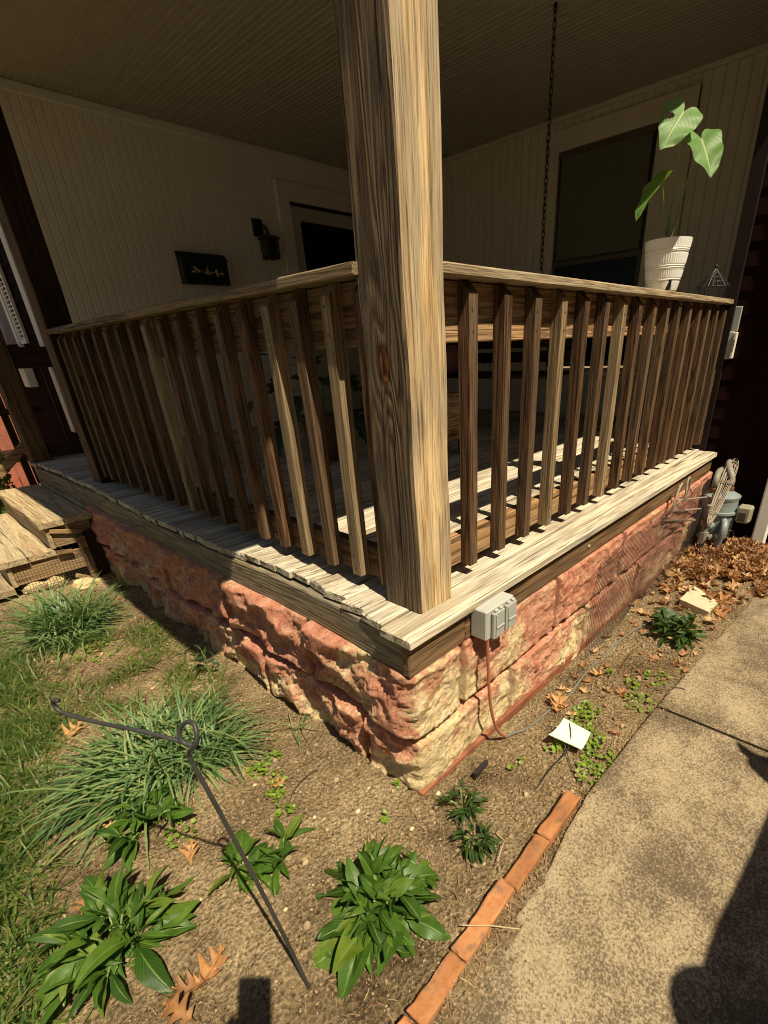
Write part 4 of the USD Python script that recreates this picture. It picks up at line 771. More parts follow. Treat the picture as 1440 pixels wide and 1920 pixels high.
# ---------------------------------------------------------------- brick edging
be = thing('brick_edging', 'row of orange bricks set on edge between the bed and the path', 'brick edging', (-.1, -.35, G))
def brick(x0, y0, x1, y1, w, h, seed):
    a, b = A([x0, y0]), A([x1, y1]); d = b - a; ln = np.linalg.norm(d); d /= ln; nn = A([-d[1], d[0]])
    m = box(0, 0, -.11, ln, w, h, .004); m = m.subdivide().subdivide().subdivide(); v = m.vertices; v = v + (meshkit.fbm(v * 60 + seed * 9, 3, seed)[:, None] - .5) * .012 * np.sign(v - v.mean(0)) * .8
    P = np.stack([a[0] + v[:, 0] * d[0] + v[:, 1] * nn[0], a[1] + v[:, 0] * d[1] + v[:, 1] * nn[1], -.548 + v[:, 2]], -1)
    return trimesh.Trimesh(P, m.faces, process=False)
for i, (x0, y0, x1, y1, w, h) in enumerate(((.108, -.378, .293, -.376, .044, .002), (-.062, -.383, .106, -.376, .043, -.003), (-.272, -.387, -.066, -.376, .046, .003), (-.42, -.392, -.275, -.388, .047, .0), (-.63, -.40, -.426, -.398, .053, .0), (-.84, -.41, -.636, -.402, .053, .002))):
    obj('brick', brick(x0, y0, x1, y1, w, h, i), M_brick, be, smooth=40)
# ---------------------------------------------------------------- shepherd hook
hk = thing('garden_hook', 'black iron shepherd hook leaning over the bed', 'garden hook', (-.527, -.149, G))
B0, T0, E0 = A([-.527, -.150, -.60]), A([-.572, -.063, .118]), A([-.681, .2, .118])
pole = [B0, B0 + (T0 - B0) * .5 + A([.003, 0, 0]), T0 - A([0, 0, .03])]
obj('pole', tube(curve(pole, 12), .0038, 10), M_iron, hk)
dA = (E0 - T0) / np.linalg.norm(E0 - T0); side = A([dA[1], -dA[0], 0])
arm = [T0 - A([0, 0, .031]), T0 + side * -.002 + A([0, 0, .0]) - dA * .012, T0 - dA * .028 + A([0, 0, .022]), T0 - dA * .018 + side * .012 + A([0, 0, .042]), T0 + dA * .006 + side * .012 + A([0, 0, .034]), T0 + dA * .015 + side * .006 + A([0, 0, .012]), T0 - dA * .005 + side * .008 - A([0, 0, .004])]
obj('loop', tube(curve(arm, 36), .0038, 10), M_iron, hk, smooth=True)
e = [T0 - dA * .02 + side * .008 - A([0, 0, .006]), T0 + (E0 - T0) * .5 + A([0, 0, .004]), E0 - dA * .015, E0 + dA * .004 + A([0, 0, .006]), E0 + dA * .008 + A([0, 0, .018]), E0 - dA * .0 + A([0, 0, .027]), E0 - dA * .012 + A([0, 0, .028])]
obj('arm', tube(curve(e, 40), .0036, 10), M_iron, hk, smooth=True)
# ---------------------------------------------------------------- outlet box with cord
ob = thing('outlet_box', 'grey weatherproof double outlet box on the brown rim board', 'outlet box', (.33, .02, -.08))
obj('box_body', box(.268, -.040, -.122, .412, .0185, -.022, .004), M_grey, ob)
for x0 in (.288, .352):
    c_ = obj('cover', box(x0, -.056, -.120, x0 + .054, -.041, -.030, .004), M_grey2, ob)
    obj('hinge', cat([tube([(x0 + .006 + k * .024, -.050, -.026), (x0 + .02 + k * .024, -.050, -.026)], .005, 8) for k in (0, 1)]), M_grey, c_)
    obj('ridge', box(x0 + .006, -.0595, -.085, x0 + .048, -.0562, -.079, .001), M_grey, c_); obj('ridge', box(x0 + .006, -.0595, -.116, x0 + .010, -.0563, -.036, .001), M_grey, c_)
gzz = lambda x, y: float(gz(x, y))
cr = thing('extension_cord', 'cord hanging from the outlet box and running grey over the soil', 'cord', (.4, -.05, G))
obj('hanging_cord', tube(curve([(.287, -.030, -.118), (.285, -.034, -.16), (.288, -.036, -.25), (.297, -.038, -.36), (.318, -.040, -.46), (.355, -.040, -.54), (.39, -.042, gzz(.39, -.042) + .014)], 40), .0052, 10), M_cordred, cr, smooth=True, label='red-brown hanging length of the cord')
cg = [(.39, -.042), (.42, -.047), (.476, -.071), (.54, -.08), (.621, -.087), (.73, -.099), (.841, -.097), (1.0, -.088), (1.137, -.091), (1.27, -.105), (1.406, -.132), (1.52, -.16), (1.62, -.178), (1.66, -.15)]
obj('ground_cord', tube(curve([(a, b, gzz(a, b) + (.008 if i < 3 else .006)) for i, (a, b) in enumerate(cg)], 90), .0048, 10), M_cordgrey, cr, smooth=True, label='grey length of the cord on the soil')
# ---------------------------------------------------------------- marker, flat stone, small bits
mk = thing('garden_marker', 'pale green plastic plant tag lying on the soil with its wire', 'plant tag', (.5, -.23, G))
def card():
    U, V_ = np.meshgrid(np.linspace(0, 1, 9), np.linspace(0, 1, 7), indexing='ij'); a, b, c, d = A([.455, -.175]), A([.552, -.180]), A([.545, -.285]), A([.462, -.292])
    xy = (a * (1 - U)[..., None] + b * U[..., None]) * (1 - V_)[..., None] + (d * (1 - U)[..., None] + c * U[..., None]) * V_[..., None]
    zt = -.553 + .012 * (U - .5) ** 2 * 4 + .01 * U; top = np.concatenate([xy, zt[..., None]], -1); bot = top - A([0, 0, .0025]); return cat([grid(top), grid(bot[::-1])])
obj('card', card(), M_tag, mk, smooth=True)
obj('wire', tube(curve([(.545, -.205, -.535), (.50, -.236, -.5475), (.462, -.25, -.556), (.36, -.248, -.562), (.27, -.245, gzz(.27, -.245) + .004), (.18, -.235, gzz(.18, -.235) + .003)], 30), .0022, 6), M_dkwire, mk)
obj('wire', tube(curve([(.46, -.235, -.556), (.42, -.275, gzz(.42, -.275) + .01), (.37, -.33, gzz(.37, -.33) + .008), (.36, -.35, gzz(.36, -.35) + .006)], 20), .0018, 6), M_dkwire, mk)
def slabstone(pts, z0, z1, seed):
    m = trimesh.creation.extrude_polygon(__import__('shapely').Polygon(pts).buffer(-.004).buffer(.004), z1 - z0, engine='earcut').apply_translation([0, 0, z0]); m = m.subdivide_to_size(.02)
    v = m.vertices + (meshkit.fbm(m.vertices * 30, 3, seed)[:, None] - .5) * .006; return trimesh.Trimesh(v, m.faces, process=False)
tag(obj('flat_stone', slabstone([(1.745, -.203), (1.955, -.208), (1.83, -.36), (1.69, -.357)], -.61, -.545, 2), M_slab, smooth=40), 'flat pale stone slab at the edge of the leaf drift', 'stone')
tag(obj('plastic_scrap', slabstone([(.17, -.065), (.245, -.06), (.245, -.072), (.172, -.08)], -.58, -.562, 5), M_phone), 'small dark scrap of plastic near the stone corner', 'scrap')
tag(obj('twig', tube(curve([(.95, -.36, -.556), (1.0, -.40, -.553), (1.02, -.45, -.557)], 14), .002, 6), M_dkwire), 'thin dark twig lying over the edge of the path', 'twig')
tag(obj('twig', tube(curve([(-.30, .28, gzz(-.3, .28) + .006), (-.22, .34, gzz(-.22, .34) + .012), (-.14, .35, gzz(-.14, .35) + .006)], 14), .0014, 6), M_dkwire), 'thin curved twig in front of the stone corner', 'twig')
tag(obj('twig', tube(curve([(1.0, -.2, gzz(1., -.2) + .006), (1.2, -.19, gzz(1.2, -.19) + .010), (1.35, -.21, gzz(1.35, -.21) + .006)], 14), .002, 6), M_terra), 'reddish twig in front of the bushy weed', 'twig')
# ---------------------------------------------------------------- wire mesh against the wall
def wmesh(origin, ux, uy, nx, ny, pitch, r, bulge, seed, mask=None):
    o, ux, uy = A(origin, float), A(ux, float), A(uy, float); nrm = np.cross(ux, uy); nrm /= np.linalg.norm(nrm); ms = []
    def pt(i, j):
        a, b = i * pitch, j * pitch; d = bulge * (meshkit.fbm(np.stack([A(a) * 3, A(b) * 4, A(a) * 0 + seed], -1), 2, seed) - .3)
        return o + np.outer(a, ux) + np.outer(b, uy) + d[:, None] * nrm + np.outer((meshkit.noise(np.stack([A(a) * 9, A(b) * 9, A(a) * 0], -1), seed) - .5) * pitch * .5, ux)
    for i in range(nx): ms.append(tube(pt(np.full(ny, i, float), np.arange(ny, dtype=float)), r, 4, caps=False))
    for j in range(ny): ms.append(tube(pt(np.arange(nx, dtype=float), np.full(nx, j, float)), r, 4, caps=False))
    return cat(ms)
tag(obj('wire_mesh', wmesh((1.02, -.022, -.60), (1, 0, 0), (0, -.02, 1), 92, 28, .0175, .00105, .045, 3), M_dkwire), 'sheet of wire mesh leaning on the red stones near the gas meter', 'wire mesh')
# ---------------------------------------------------------------- gas meter, cables, bracket
gm = thing('gas_meter', 'grey gas meter with pipes standing in the leaves against the maroon wall', 'gas meter', (2.66, -.1, G))
mc = A([2.70, -.10])
obj('body', lathe([(0, -.53), (.07, -.535), (.094, -.51), (.097, -.37), (.099, -.362), (.109, -.36), (.109, -.346), (.099, -.343), (.097, -.275), (.104, -.266), (.104, -.254), (.07, -.235), (0, -.228)], 40, (mc[0], mc[1], .02)), M_meter, gm, smooth=40)
for a in (-.05, .05): obj('union', lathe([(.026, 0), (.026, .03), (.019, .032), (.019, .055)], 10, (mc[0] + a * .7, mc[1] + abs(a) * .2 - a * .7, -.222)), M_terra, gm)
obj('inlet_pipe', tube(curve([(2.665, -.055, -.18), (2.665, -.055, -.135), (2.70, -.05, -.11), (2.77, -.045, -.105), (2.87, -.045, -.105)], 24), .019, 12), M_pipe, gm, smooth=True)
obj('outlet_pipe', tube(curve([(2.735, -.125, -.18), (2.735, -.125, -.14), (2.75, -.11, -.11), (2.80, -.08, -.08), (2.87, -.07, -.06)], 24), .019, 12), M_pipe, gm, smooth=True)
obj('riser_pipe', tube([(2.515, -.085, -.64), (2.515, -.085, -.26)], .0165, 12), M_pipe, gm, smooth=30)
obj('valve', cat([tube([(2.515, -.085, -.50), (2.515, -.085, -.43)], .027, 8), tube([(2.515, -.12, -.455), (2.515, -.05, -.455)], .014, 8)]), M_pipe, gm)
obj('pipe_nut', tube([(2.515, -.085, -.385), (2.515, -.085, -.355)], .031, 6), M_pipe, gm)
obj('valve_lever', box(2.487, -.128, -.468, 2.543, -.1205, -.444, .002), M_pipe, gm)
obj('cross_pipe', tube([(2.535, -.09, -.405), (2.64, -.10, -.41)], .022, 12), M_meter, gm)
obj('front_pipe', tube(curve([(2.575, -.165, -.575), (2.575, -.17, -.46), (2.58, -.175, -.405), (2.61, -.165, -.378), (2.645, -.14, -.372)], 22), .019, 12), M_meter, gm, smooth=True)
rg = obj('index_box', box(2.660, -.285, -.385, 2.735, -.205, -.280, .012), M_clear, gm, label='boxy clear index cover on the side of the meter')
obj('dial', box(2.650, -.262, -.372, 2.659, -.222, -.315, .002), M_pipedark, rg)
obj('thin_wire', tube(curve([(2.56, -.10, -.50), (2.60, -.18, -.43), (2.66, -.21, -.44), (2.70, -.22, -.5)], 20), .0016, 5), M_wire, gm)
cc = thing('cable_bundle', 'long looped bundle of beige cable hung on the pipe above the meter', 'cable', (2.7, -.07, -.25))
a0, a1 = A([2.44, -.115, -.345]), A([2.84, -.10, -.05]); d0 = (a1 - a0); ln = np.linalg.norm(d0); d0 /= ln; u0 = np.cross(d0, [.96, .18, -.24]); u0 /= np.linalg.norm(u0); w0 = np.cross(u0, d0)
r = np.random.default_rng(3); t = np.linspace(0, 2 * np.pi, 60, endpoint=False)
for i in range(9):
    wdt = .010 + .0036 * i + r.uniform(-.002, .002); s0 = r.uniform(-.02, .02) - .03 * (i > 6); off = w0 * r.uniform(-.012, .012) + u0 * r.uniform(-.006, .006)
    loop = (a0 + a1) / 2 + d0 * s0 + off + np.outer(np.sign(np.cos(t)) * np.abs(np.cos(t)) ** .6 * ln * .5 * (1 - .03 * (i % 4)), d0) + np.outer(np.sign(np.sin(t)) * np.abs(np.sin(t)) ** .75 * wdt * (.75 + .35 * np.cos(t)), u0)
    obj('loop', tube(loop, .0024, 6, closed=True), M_cable, cc, smooth=True)
for q in (.14, .62): obj('tie', tube(a0 + d0 * ln * q + np.outer(np.cos(t), u0) * (.03 + .02 * q) + np.outer(np.sin(t), w0) * .022, .0032, 5, closed=True), M_cable, cc)
wb = thing('wire_bracket', 'bent white wire bracket sticking out of the wall by the gas meter', 'bracket', (2.05, -.03, -.1))
b1 = curve([(1.955, .015, -.19), (1.95, -.02, -.16), (1.965, -.03, -.10), (1.995, -.03, -.05), (2.03, -.03, -.03), (2.055, -.02, -.05), (2.065, .0, -.12)], 30)
obj('arch', tube(b1, .0055, 7), M_cable, wb, smooth=True)
obj('arch', tube(curve([(2.10, .015, -.14), (2.12, -.03, -.13), (2.125, -.03, -.05), (2.15, -.03, -.022), (2.175, -.03, -.04), (2.18, -.02, -.13), (2.18, .0, -.15)], 26), .0055, 7), M_cable, wb, smooth=True)
for i, (a, b) in enumerate((((1.955, -.02, -.165), (2.45, -.05, -.27)), ((2.06, -.03, -.125), (2.52, -.055, -.215)), ((1.945, .0, -.215), (2.4, -.045, -.33)), ((1.955, -.02, -.165), (2.06, -.03, -.125)))): obj('arm', tube([a, b], .0045, 7), M_cable, wb)
pl = thing('wall_box', 'grey cable plate above a white labelled box at the right end of the railing', 'utility box', (2.86, .09, .65))
obj('plate', box(2.852, .052, .672, 2.866, .088, .80, .003), M_grey2, pl)
bx_ = obj('cover', box(2.845, .062, .528, 2.866, .100, .673, .004), M_grey, pl)
obj('label_face', box(2.838, .046, .53, 2.866, .0615, .668, .003), M_label, pl)
obj('label_marks', cat([box(2.8365, .048, z, 2.8378, .0595, z + .0022, 0) for z in (.625, .615, .604, .596, .585, .572)]), M_phone, bx_)
# ---------------------------------------------------------------- wooden steps
st = thing('wooden_steps', 'weathered wooden steps up to the porch at the left', 'steps', (-.3, 3.4, G))
Y0, Y1 = 2.82, 4.14
for (xa, xb, z) in ((-.272, -.142, -.17), (-.138, .004, -.172), (-.52, -.386, -.34), (-.382, -.245, -.342), (-.78, -.64, -.505), (-.636, -.50, -.507)):
    n = 22; yy = np.linspace(Y0 + rng.uniform(-.006, .006), Y1, n); w_ = [(0, -.034), (0, -.006), (.005, 0), (.5, .001), (.995, 0), (1, -.006), (1, -.034), (0, -.034)]
    Pp = np.stack([np.stack([np.full(n, xa) + (xb - xa) * (min(max(u, 0), 1)) + (.004 * np.sin(yy * 9 + xa * 30) if u in (0, 1) else 0), yy, np.full(n, z + dz)], -1) for u, dz in w_], 1); fs = [grid(Pp)]
    for k in (0, -1): q = Pp[k][:-1]; fs.append((np.vstack([q, q.mean(0)]), A([(j, (j + 1) % len(q), len(q)) for j in range(len(q))])))
    obj('tread', cat(fs), WD['stairy'], st)
for (xa, z0, z1) in ((-.252, -.338, -.206), (-.50, -.504, -.376)): obj('riser', box(xa, Y0 + .012, z0, xa + .024, Y1, z1, .002), WD['stairy'], st)
for y_ in (Y0 + .02, Y1 - .05):
    obj('stringer', ext([(y_, 0), (y_ + .035, 0), (y_ + .035, .001)], 0, .001) if False else cat([box(-.225, y_, -.335, -.01, y_ + .035, -.21, .002), box(-.475, y_, -.50, -.01, y_ + .035, -.378, .002)]), WD['stairx'], st)
obj('brace', spin(box(-.235, Y0 + .0, -.262, -.06, Y0 + .018, -.235, .002), (0, 1, 0), .28, (-.15, Y0, -.25)), WD['stairx'], st)
obj('brace', spin(box(-.118, Y0 - .035, -.60, -.075, Y0 + .005, -.29, .003), (1, 0, 0), .0, (-.1, Y0, -.45)), WD['stairx'], st)
obj('brace', box(-.075, Y0 - .01, -.56, .0, Y0 + .015, -.27, .003), WD['darkz'], st)
obj('brace', spin(box(-.24, Y0 - .012, -.375, -.16, Y0 + .003, -.352, .002), (0, 1, 0), .15, (-.2, Y0, -.36)), WD['stairx'], st)
obj('handrail', spin(box(-.25, 4.142, -.09, .06, 4.182, -.03, .004), (0, 1, 0), -.68, (-.09, 4.16, -.06)).apply_translation([0, 0, .09]), WD['stairx'], st)
obj('infill_board', box(-.44, Y0 + .06, -.60, -.02, Y0 + .075, -.38, .002), WD['darkx'], st)
obj('riser', box(.012, Y0 + .06, -.40, .034, 4.10, -.150, .003), WD['stairy'], st)
tag(obj('wire_mesh', wmesh((-.47, 2.815, -.595), (1, 0, 0), (0, -.28, 1), 22, 13, .0175, .0011, .03, 6), M_dkwire), 'scrap of wire mesh closing the side of the wooden steps', 'wire mesh')
for i, (x_, y_, s_, lab) in enumerate(((-.185, 2.70, (.065, .05, .045), 'yellow rock at the foot of the wooden steps'), (-.10, 2.71, (.03, .025, .022), 'small pale rock beside the step brace'), (-.40, 2.86, (.06, .05, .05), 'rock behind the wire mesh under the steps'), (-.30, 2.88, (.07, .05, .05), 'second rock behind the wire mesh under the steps'))):
    q = trimesh.creation.icosphere(4, 1.); vv = q.vertices * (1 + .75 * (meshkit.fbm(q.vertices * 1.2 + i * 10, 3, i) - .5) + .12 * (meshkit.fbm(q.vertices * 6, 2, i) - .5))[:, None] * A(s_) + A([x_, y_, gzz(x_, y_) + s_[2] * .45])
    tag(obj('rock', (vv, q.faces), M_rock, smooth=True), lab, 'rock')
tag(obj('wood_scrap', spin(box(-.21, 2.73, -.54, -.13, 2.765, -.515, .004), (0, 1, 0), .6, (-.17, 2.75, -.53)), WD['stairx']), 'broken piece of wood propped above the yellow rock', 'wood scrap')
# ---------------------------------------------------------------- monstera in its pot on the rail
pc = A([1.86, .17]); z0 = .8385
mo = thing('potted_monstera', 'young monstera in a ribbed white pot on the railing', 'potted plant', (pc[0], pc[1], z0))
prof = [(0.0, 0), (.056, 0), (.060, .004)]
zs = np.linspace(.004, .186, 92)
for z in zs:
    base = .060 + .033 * (z / .186) ** .75; k = z / .186
    rib = .0016 * math.cos(2 * math.pi * k * 26) if (.20 < k < .26 or .43 < k < .53 or .74 < k < .84) else 0
    prof.append((base + rib, z))
prof += [(.0935, .190), (.0905, .190), (.088, .175), (.086, .165)]
pm = lathe(prof, 336, (pc[0], pc[1], z0)); v = pm.vertices; ang = np.arctan2(v[:, 1] - pc[1], v[:, 0] - pc[0]); rad = np.hypot(v[:, 0] - pc[0], v[:, 1] - pc[1]); k = (v[:, 2] - z0) / .186
band = (((k > .28) & (k < .41)) | ((k > .55) & (k < .72)) | ((k > .86) & (k < .97))) & (rad > .05)
rad2 = rad + .0008 * np.cos(ang * 56) * band; s = rad2 / np.maximum(rad, 1e-6); v[:, 0] = pc[0] + (v[:, 0] - pc[0]) * s; v[:, 1] = pc[1] + (v[:, 1] - pc[1]) * s
obj('pot', (v, pm.faces), M_pot, mo, smooth=50)
obj('drain_clip', box(pc[0] - .055, pc[1] - .052, z0 + .004, pc[0] - .046, pc[1] - .032, z0 + .042, .001).apply_translation([.002, -.003, 0]), M_phone, mo)
obj('potting_soil', lathe([(0, .168), (.087, .166)], 40, (pc[0], pc[1], z0)), M_soilpot, mo)
def heart(base, tip, wide, nrm, hole=False, fold=.15, rnd=.4, dent=0., bend=.12):
    """heart-shaped blade from its petiole to its tip, with optional slit"""
    b, tp = A(base, float), A(tip, float); d = tp - b; Ln = np.linalg.norm(d); d /= Ln; nn = A(nrm, float); nn -= d * nn.dot(d); nn /= np.linalg.norm(nn); sd_ = np.cross(nn, d)
    n, m = 30, 25; t = np.linspace(-.28, 1, n); T, Q = np.meshgrid(np.linspace(0, 1, n), np.linspace(-1, 1, m), indexing='ij')
    # outline: the lobes rise behind the petiole
    start = -.26 * np.abs(np.sin(np.pi * np.minimum(np.abs(Q) * 1.0, 1) ** .8)) ** .9; al = start + (1 - start) * T
    wq = wide / 2 * np.clip(1 - np.clip(al, 0, 1) ** 1.9, 0, 1) ** .75 * np.where(al < 0, 1, 1); wq = np.maximum(wq, .0015)
    W = Q * wq; lift = np.abs(W) * fold - bend * Ln * np.clip(al, -.3, 1) ** 2 + .006 * np.sin(al * 12 + Q * 2) * np.abs(Q)
    P = b + (al * Ln)[..., None] * d + W[..., None] * sd_ + lift[..., None] * nn; v, f = grid(P); pv = np.stack([al.ravel(), Q.ravel(), np.full(al.size, rnd)], -1)
    if hole:
        c = np.stack([al.ravel(), Q.ravel()], -1)[f].mean(1); keep = ~((((c[:, 0] - .30) + (c[:, 1] + .58) * .25) / .075) ** 2 + ((c[:, 1] + .58) / .30) ** 2 < 1); f = f[keep]
    return (v, f), pv
cd = A([-.75, -.55, .35])
for args in (((1.757, .150, 1.412), (1.640, .165, 1.300), .150, cd, True, .12, .9), ((1.815, .088, 1.331), (1.745, .000, 1.206), .135, cd + A([.1, 0, .1]), False, .2, .5), ((1.723, .177, 1.206), (1.655, .249, 1.096), .11, A([-.35, .1, .9]), False, .5, .2)):
    mm, pv = heart(*args[:4], hole=args[4], fold=args[5], rnd=args[6]); obj('leaf', mm, M_monst, mo, smooth=True, pv=pv)
for pts in (((1.865, .175, 1.0), (1.83, .17, 1.15), (1.80, .16, 1.30), (1.758, .150, 1.412)), ((1.87, .17, 1.0), (1.87, .15, 1.15), (1.85, .12, 1.26), (1.815, .089, 1.331)), ((1.855, .175, 1.0), (1.81, .175, 1.08), (1.75, .178, 1.16), (1.723, .178, 1.206))):
    obj('petiole', tube(curve(pts, 20), np.linspace(.0042, .0026, 20), 7), M_stem, mo, smooth=True)
wl = thing('wire_lantern', 'dark wire house-shaped lantern on the rail behind the pot', 'lantern', (2.68, .19, .837))
lz = .837; cx, cy = 2.70, .19; R_ = .085
ms = []
for a in (-1, 1):
    for b in (-1, 1): ms.append(tube([(cx + a * .05, cy + b * .05, lz), (cx + a * .05, cy + b * .05, lz + .06)], .003, 6))
obj('frame', cat(ms + [box(cx - .055, cy - .055, lz, cx + .055, cy + .055, lz + .006, .001)]), M_black, wl)
rs = [tube([(cx + R_ * math.cos(t), cy + R_ * math.sin(t), lz + .06), (cx, cy, lz + .15)], .0018, 5) for t in np.linspace(0, 2 * np.pi, 24, endpoint=False)]
rs += [tube(np.stack([cx + R_ * q * np.cos(np.linspace(0, 2 * np.pi, 24, endpoint=False)), cy + R_ * q * np.sin(np.linspace(0, 2 * np.pi, 24, endpoint=False)), np.full(24, lz + .15 - .09 * q)], -1), .0018, 5, closed=True) for q in (.25, .5, .75, 1.)]
obj('wire_roof', cat(rs), M_black, wl); obj('finial', trimesh.creation.icosphere(2, .008).apply_translation([cx, cy, lz + .156]), M_black, wl, smooth=True)
# ---------------------------------------------------------------- philodendron and stand in the porch shade
ph = thing('potted_philodendron', 'dark lobed philodendron standing in the shade behind the left railing', 'potted plant', (1.35, 2.1, 0))
obj('pot', lathe([(0, 0.002), (.11, .002), (.15, .26), (.16, .26), (.16, .29), (.145, .29), (.14, .26), (0, .25)], 32, (1.35, 2.1, 0)), M_terra, ph, smooth=40)
def lobed(base, heading, pitch, L_, W_, seed):
    n, m = 26, 9; t = np.linspace(0, 1, n); w = W_ / 2 * (np.sin(np.pi * t ** .75) ** .7) * (.30 + .70 * np.abs(np.sin(t * np.pi * 4.5)) ** .6); w = np.maximum(w, .002); Q = np.linspace(-1, 1, m); T, K = np.meshgrid(t, Q, indexing='ij'); W = w[:, None] * K
    ang = pitch - .8 * T; X = T * L_ * np.cos(ang * .8) + np.abs(W) * .3; Z = L_ * T * np.sin(ang * .9) + np.abs(W) * .15; c, s_ = math.cos(heading), math.sin(heading)
    return grid(np.stack([base[0] + X * c - W * s_, base[1] + X * s_ + W * c, base[2] + Z], -1)), np.stack([T.ravel(), K.ravel(), np.full(T.size, seed % 10 / 10)], -1)
for i, (a, h, rr_, pt_, L_) in enumerate(((2.9, .45, .22, .3, .30), (2.5, .60, .16, .9, .28), (3.6, .42, .18, .1, .30), (4.3, .50, .14, .6, .28), (1.9, .5, .12, .5, .3), (5.2, .45, .16, .2, .28), (.3, .5, .14, .4, .3), (3.2, .30, .20, -.2, .28), (1.2, .58, .1, .9, .26), (4.8, .3, .2, -.1, .26))):
    b = A([1.35 + rr_ * math.cos(a), 2.1 + rr_ * math.sin(a), h]); mm, pv = lobed(b, a, pt_, L_, .22, i + 3); obj('leaf', mm, M_phil, ph, smooth=True, pv=pv)
    obj('petiole', tube(curve([(1.35, 2.1, .25), (1.35 + rr_ * .5 * math.cos(a), 2.1 + rr_ * .5 * math.sin(a), h * .8 + .08), tuple(b)], 12), .005, 6), M_stem, ph)
sd2 = thing('plant_stand', 'small brown wooden stand just behind the corner post', 'stand', (1.86, 1.5, 0))
obj('top', box(1.72, 1.38, .375, 1.98, 1.64, .395, .003), WD['railx'], sd2)
for a in (1.735, 1.945):
    for b in (1.39, 1.60): obj('leg', box(a, b, .002, a + .03, b + .03, .375, .003), WD['balz'], sd2)
obj('panel', box(1.735, 1.385, .10, 1.975, 1.389, .37, .001), WD['railx'], sd2)
# ---------------------------------------------------------------- beyond the steps
nf = thing('red_fence', 'red board fence in the sun beyond the far post', 'fence', (-.3, 6.6, G))
for i in range(15): obj('fence_board', box(-1.9 + i * .152, 6.6, G - .05, -1.755 + i * .152, 6.63, .95, .004), M_neigh, nf)
for z in (-.25, .7): obj('rail', box(-1.9, 6.56, z, .39, 6.598, z + .08, .003), WD['darkx'], nf)
gp = thing('guard_frame', 'dark wooden guard frame on the far side of the steps', 'railing', (-.2, 4.9, G))
for x_ in (-.62, -.30, .06): obj('upright', box(x_, 4.88, G - .05, x_ + .05, 4.93, .85, .003), WD['darkz'], gp)
for z in (.30, .78): obj('crossbar', box(-.75, 4.85, z, .36, 4.878, z + .05, .003), WD['darkx'], gp)
def shrub(x, y, n, R3, seed):
    q = np.random.default_rng(seed); p = q.normal(0, 1, (n, 3)); p /= np.linalg.norm(p, axis=1, keepdims=True); p *= (q.uniform(.55, 1, n) ** .6)[:, None] * A(R3) * (.7 + .6 * meshkit.fbm(p * 2 + seed, 2, seed))[:, None]
    pv = A([(-1, 0, 0), (-.2, -.45, .05), (.9, 0, -.1), (-.2, .45, .05)]); pf = A([(0, 1, 2), (0, 2, 3)])
    return scatter((pv, pf), p + A([x, y, G + R3[2] * .9]), rots(n, 1.4), q.uniform(.014, .03, n))
sb = thing('shrub', 'leafy green shrub in the sun at the far left edge', 'shrub', (-.2, 5.75, G))
obj('foliage', shrub(-.2, 5.75, 2600, (.26, .26, .36), 5), M_clover, sb); obj('stem', tube([(-.2, 5.75, G - .03), (-.19, 5.75, G + .3)], .012, 7), WD['darkz'], sb)
ub = thing('utility_box', 'small white utility box with a pale label seen through the far railing', 'utility box', (.36, 5.0, .6))
obj('case', box(.33, 4.86, .50, .401, 5.05, .72, .006), M_white, ub); obj('label', box(.327, 4.90, .60, .3295, 5.0, .68, 0), M_tag, ub)
# ---------------------------------------------------------------- the person with the phone, who casts the shadow on the path
def hull_chain(joints, bones):
    parts = []
    for a, b in bones:
        sa = manifold3d.Manifold.sphere(joints[a][1], 20).translate(joints[a][0]); sb_ = manifold3d.Manifold.sphere(joints[b][1], 20).translate(joints[b][0]); parts.append((sa + sb_).hull())
    mm = manifold3d.Manifold.batch_boolean(parts, manifold3d.OpType.Add); me = mm.refine_to_length(.03).to_mesh(); t = trimesh.Trimesh(me.vert_properties[:, :3], me.tri_verts); trimesh.smoothing.filter_taubin(t, iterations=8); return t
zg = -.562
def H(x, y, h): return [float(x), float(y), float(zg + h)]
pr_ = thing('person', 'person in dark clothes taking the picture, whose shadow falls across the path', 'person', (-.2, -1.62, zg))
J = {'neck': (H(-.20, -1.66, 1.42), .055), 'chest': (H(-.21, -1.62, 1.25), .13), 'belly': (H(-.20, -1.62, 1.05), .13), 'hipl': (H(-.30, -1.62, .92), .105), 'hipr': (H(-.10, -1.62, .92), .105),
     'shl': (H(-.40, -1.56, 1.34), .055), 'shr': (H(-.02, -1.58, 1.34), .055), 'ell': (H(-.62, -1.27, 1.14), .043), 'wrl': (H(-.70, -.97, 1.12), .028),
     'elr': (H(.29, -1.55, 1.27), .043), 'wrr': (H(.56, -1.55, 1.27), .034), 'knl': (H(-.31, -1.58, .49), .062), 'knr': (H(-.09, -1.58, .49), .062), 'anl': (H(-.31, -1.62, .09), .042), 'anr': (H(-.09, -1.62, .09), .042), 'tol': (H(-.33, -1.48, .035), .034), 'tor': (H(-.07, -1.48, .035), .034)}
J['palml'] = (A(J['wrl'][0]), .026); J['palmr'] = (H(.63, -1.49, 1.30), .05)
J = {k: (list(map(float, v[0])), v[1]) for k, v in J.items()}
bones = [('neck', 'chest'), ('chest', 'belly'), ('belly', 'hipl'), ('belly', 'hipr'), ('hipl', 'hipr'), ('chest', 'shl'), ('chest', 'shr'), ('neck', 'shl'), ('neck', 'shr'), ('shl', 'ell'), ('ell', 'wrl'), ('wrl', 'palml'), ('shr', 'elr'), ('elr', 'wrr'), ('wrr', 'palmr'),
         ('hipl', 'knl'), ('knl', 'anl'), ('anl', 'tol'), ('hipr', 'knr'), ('knr', 'anr'), ('anr', 'tor')]
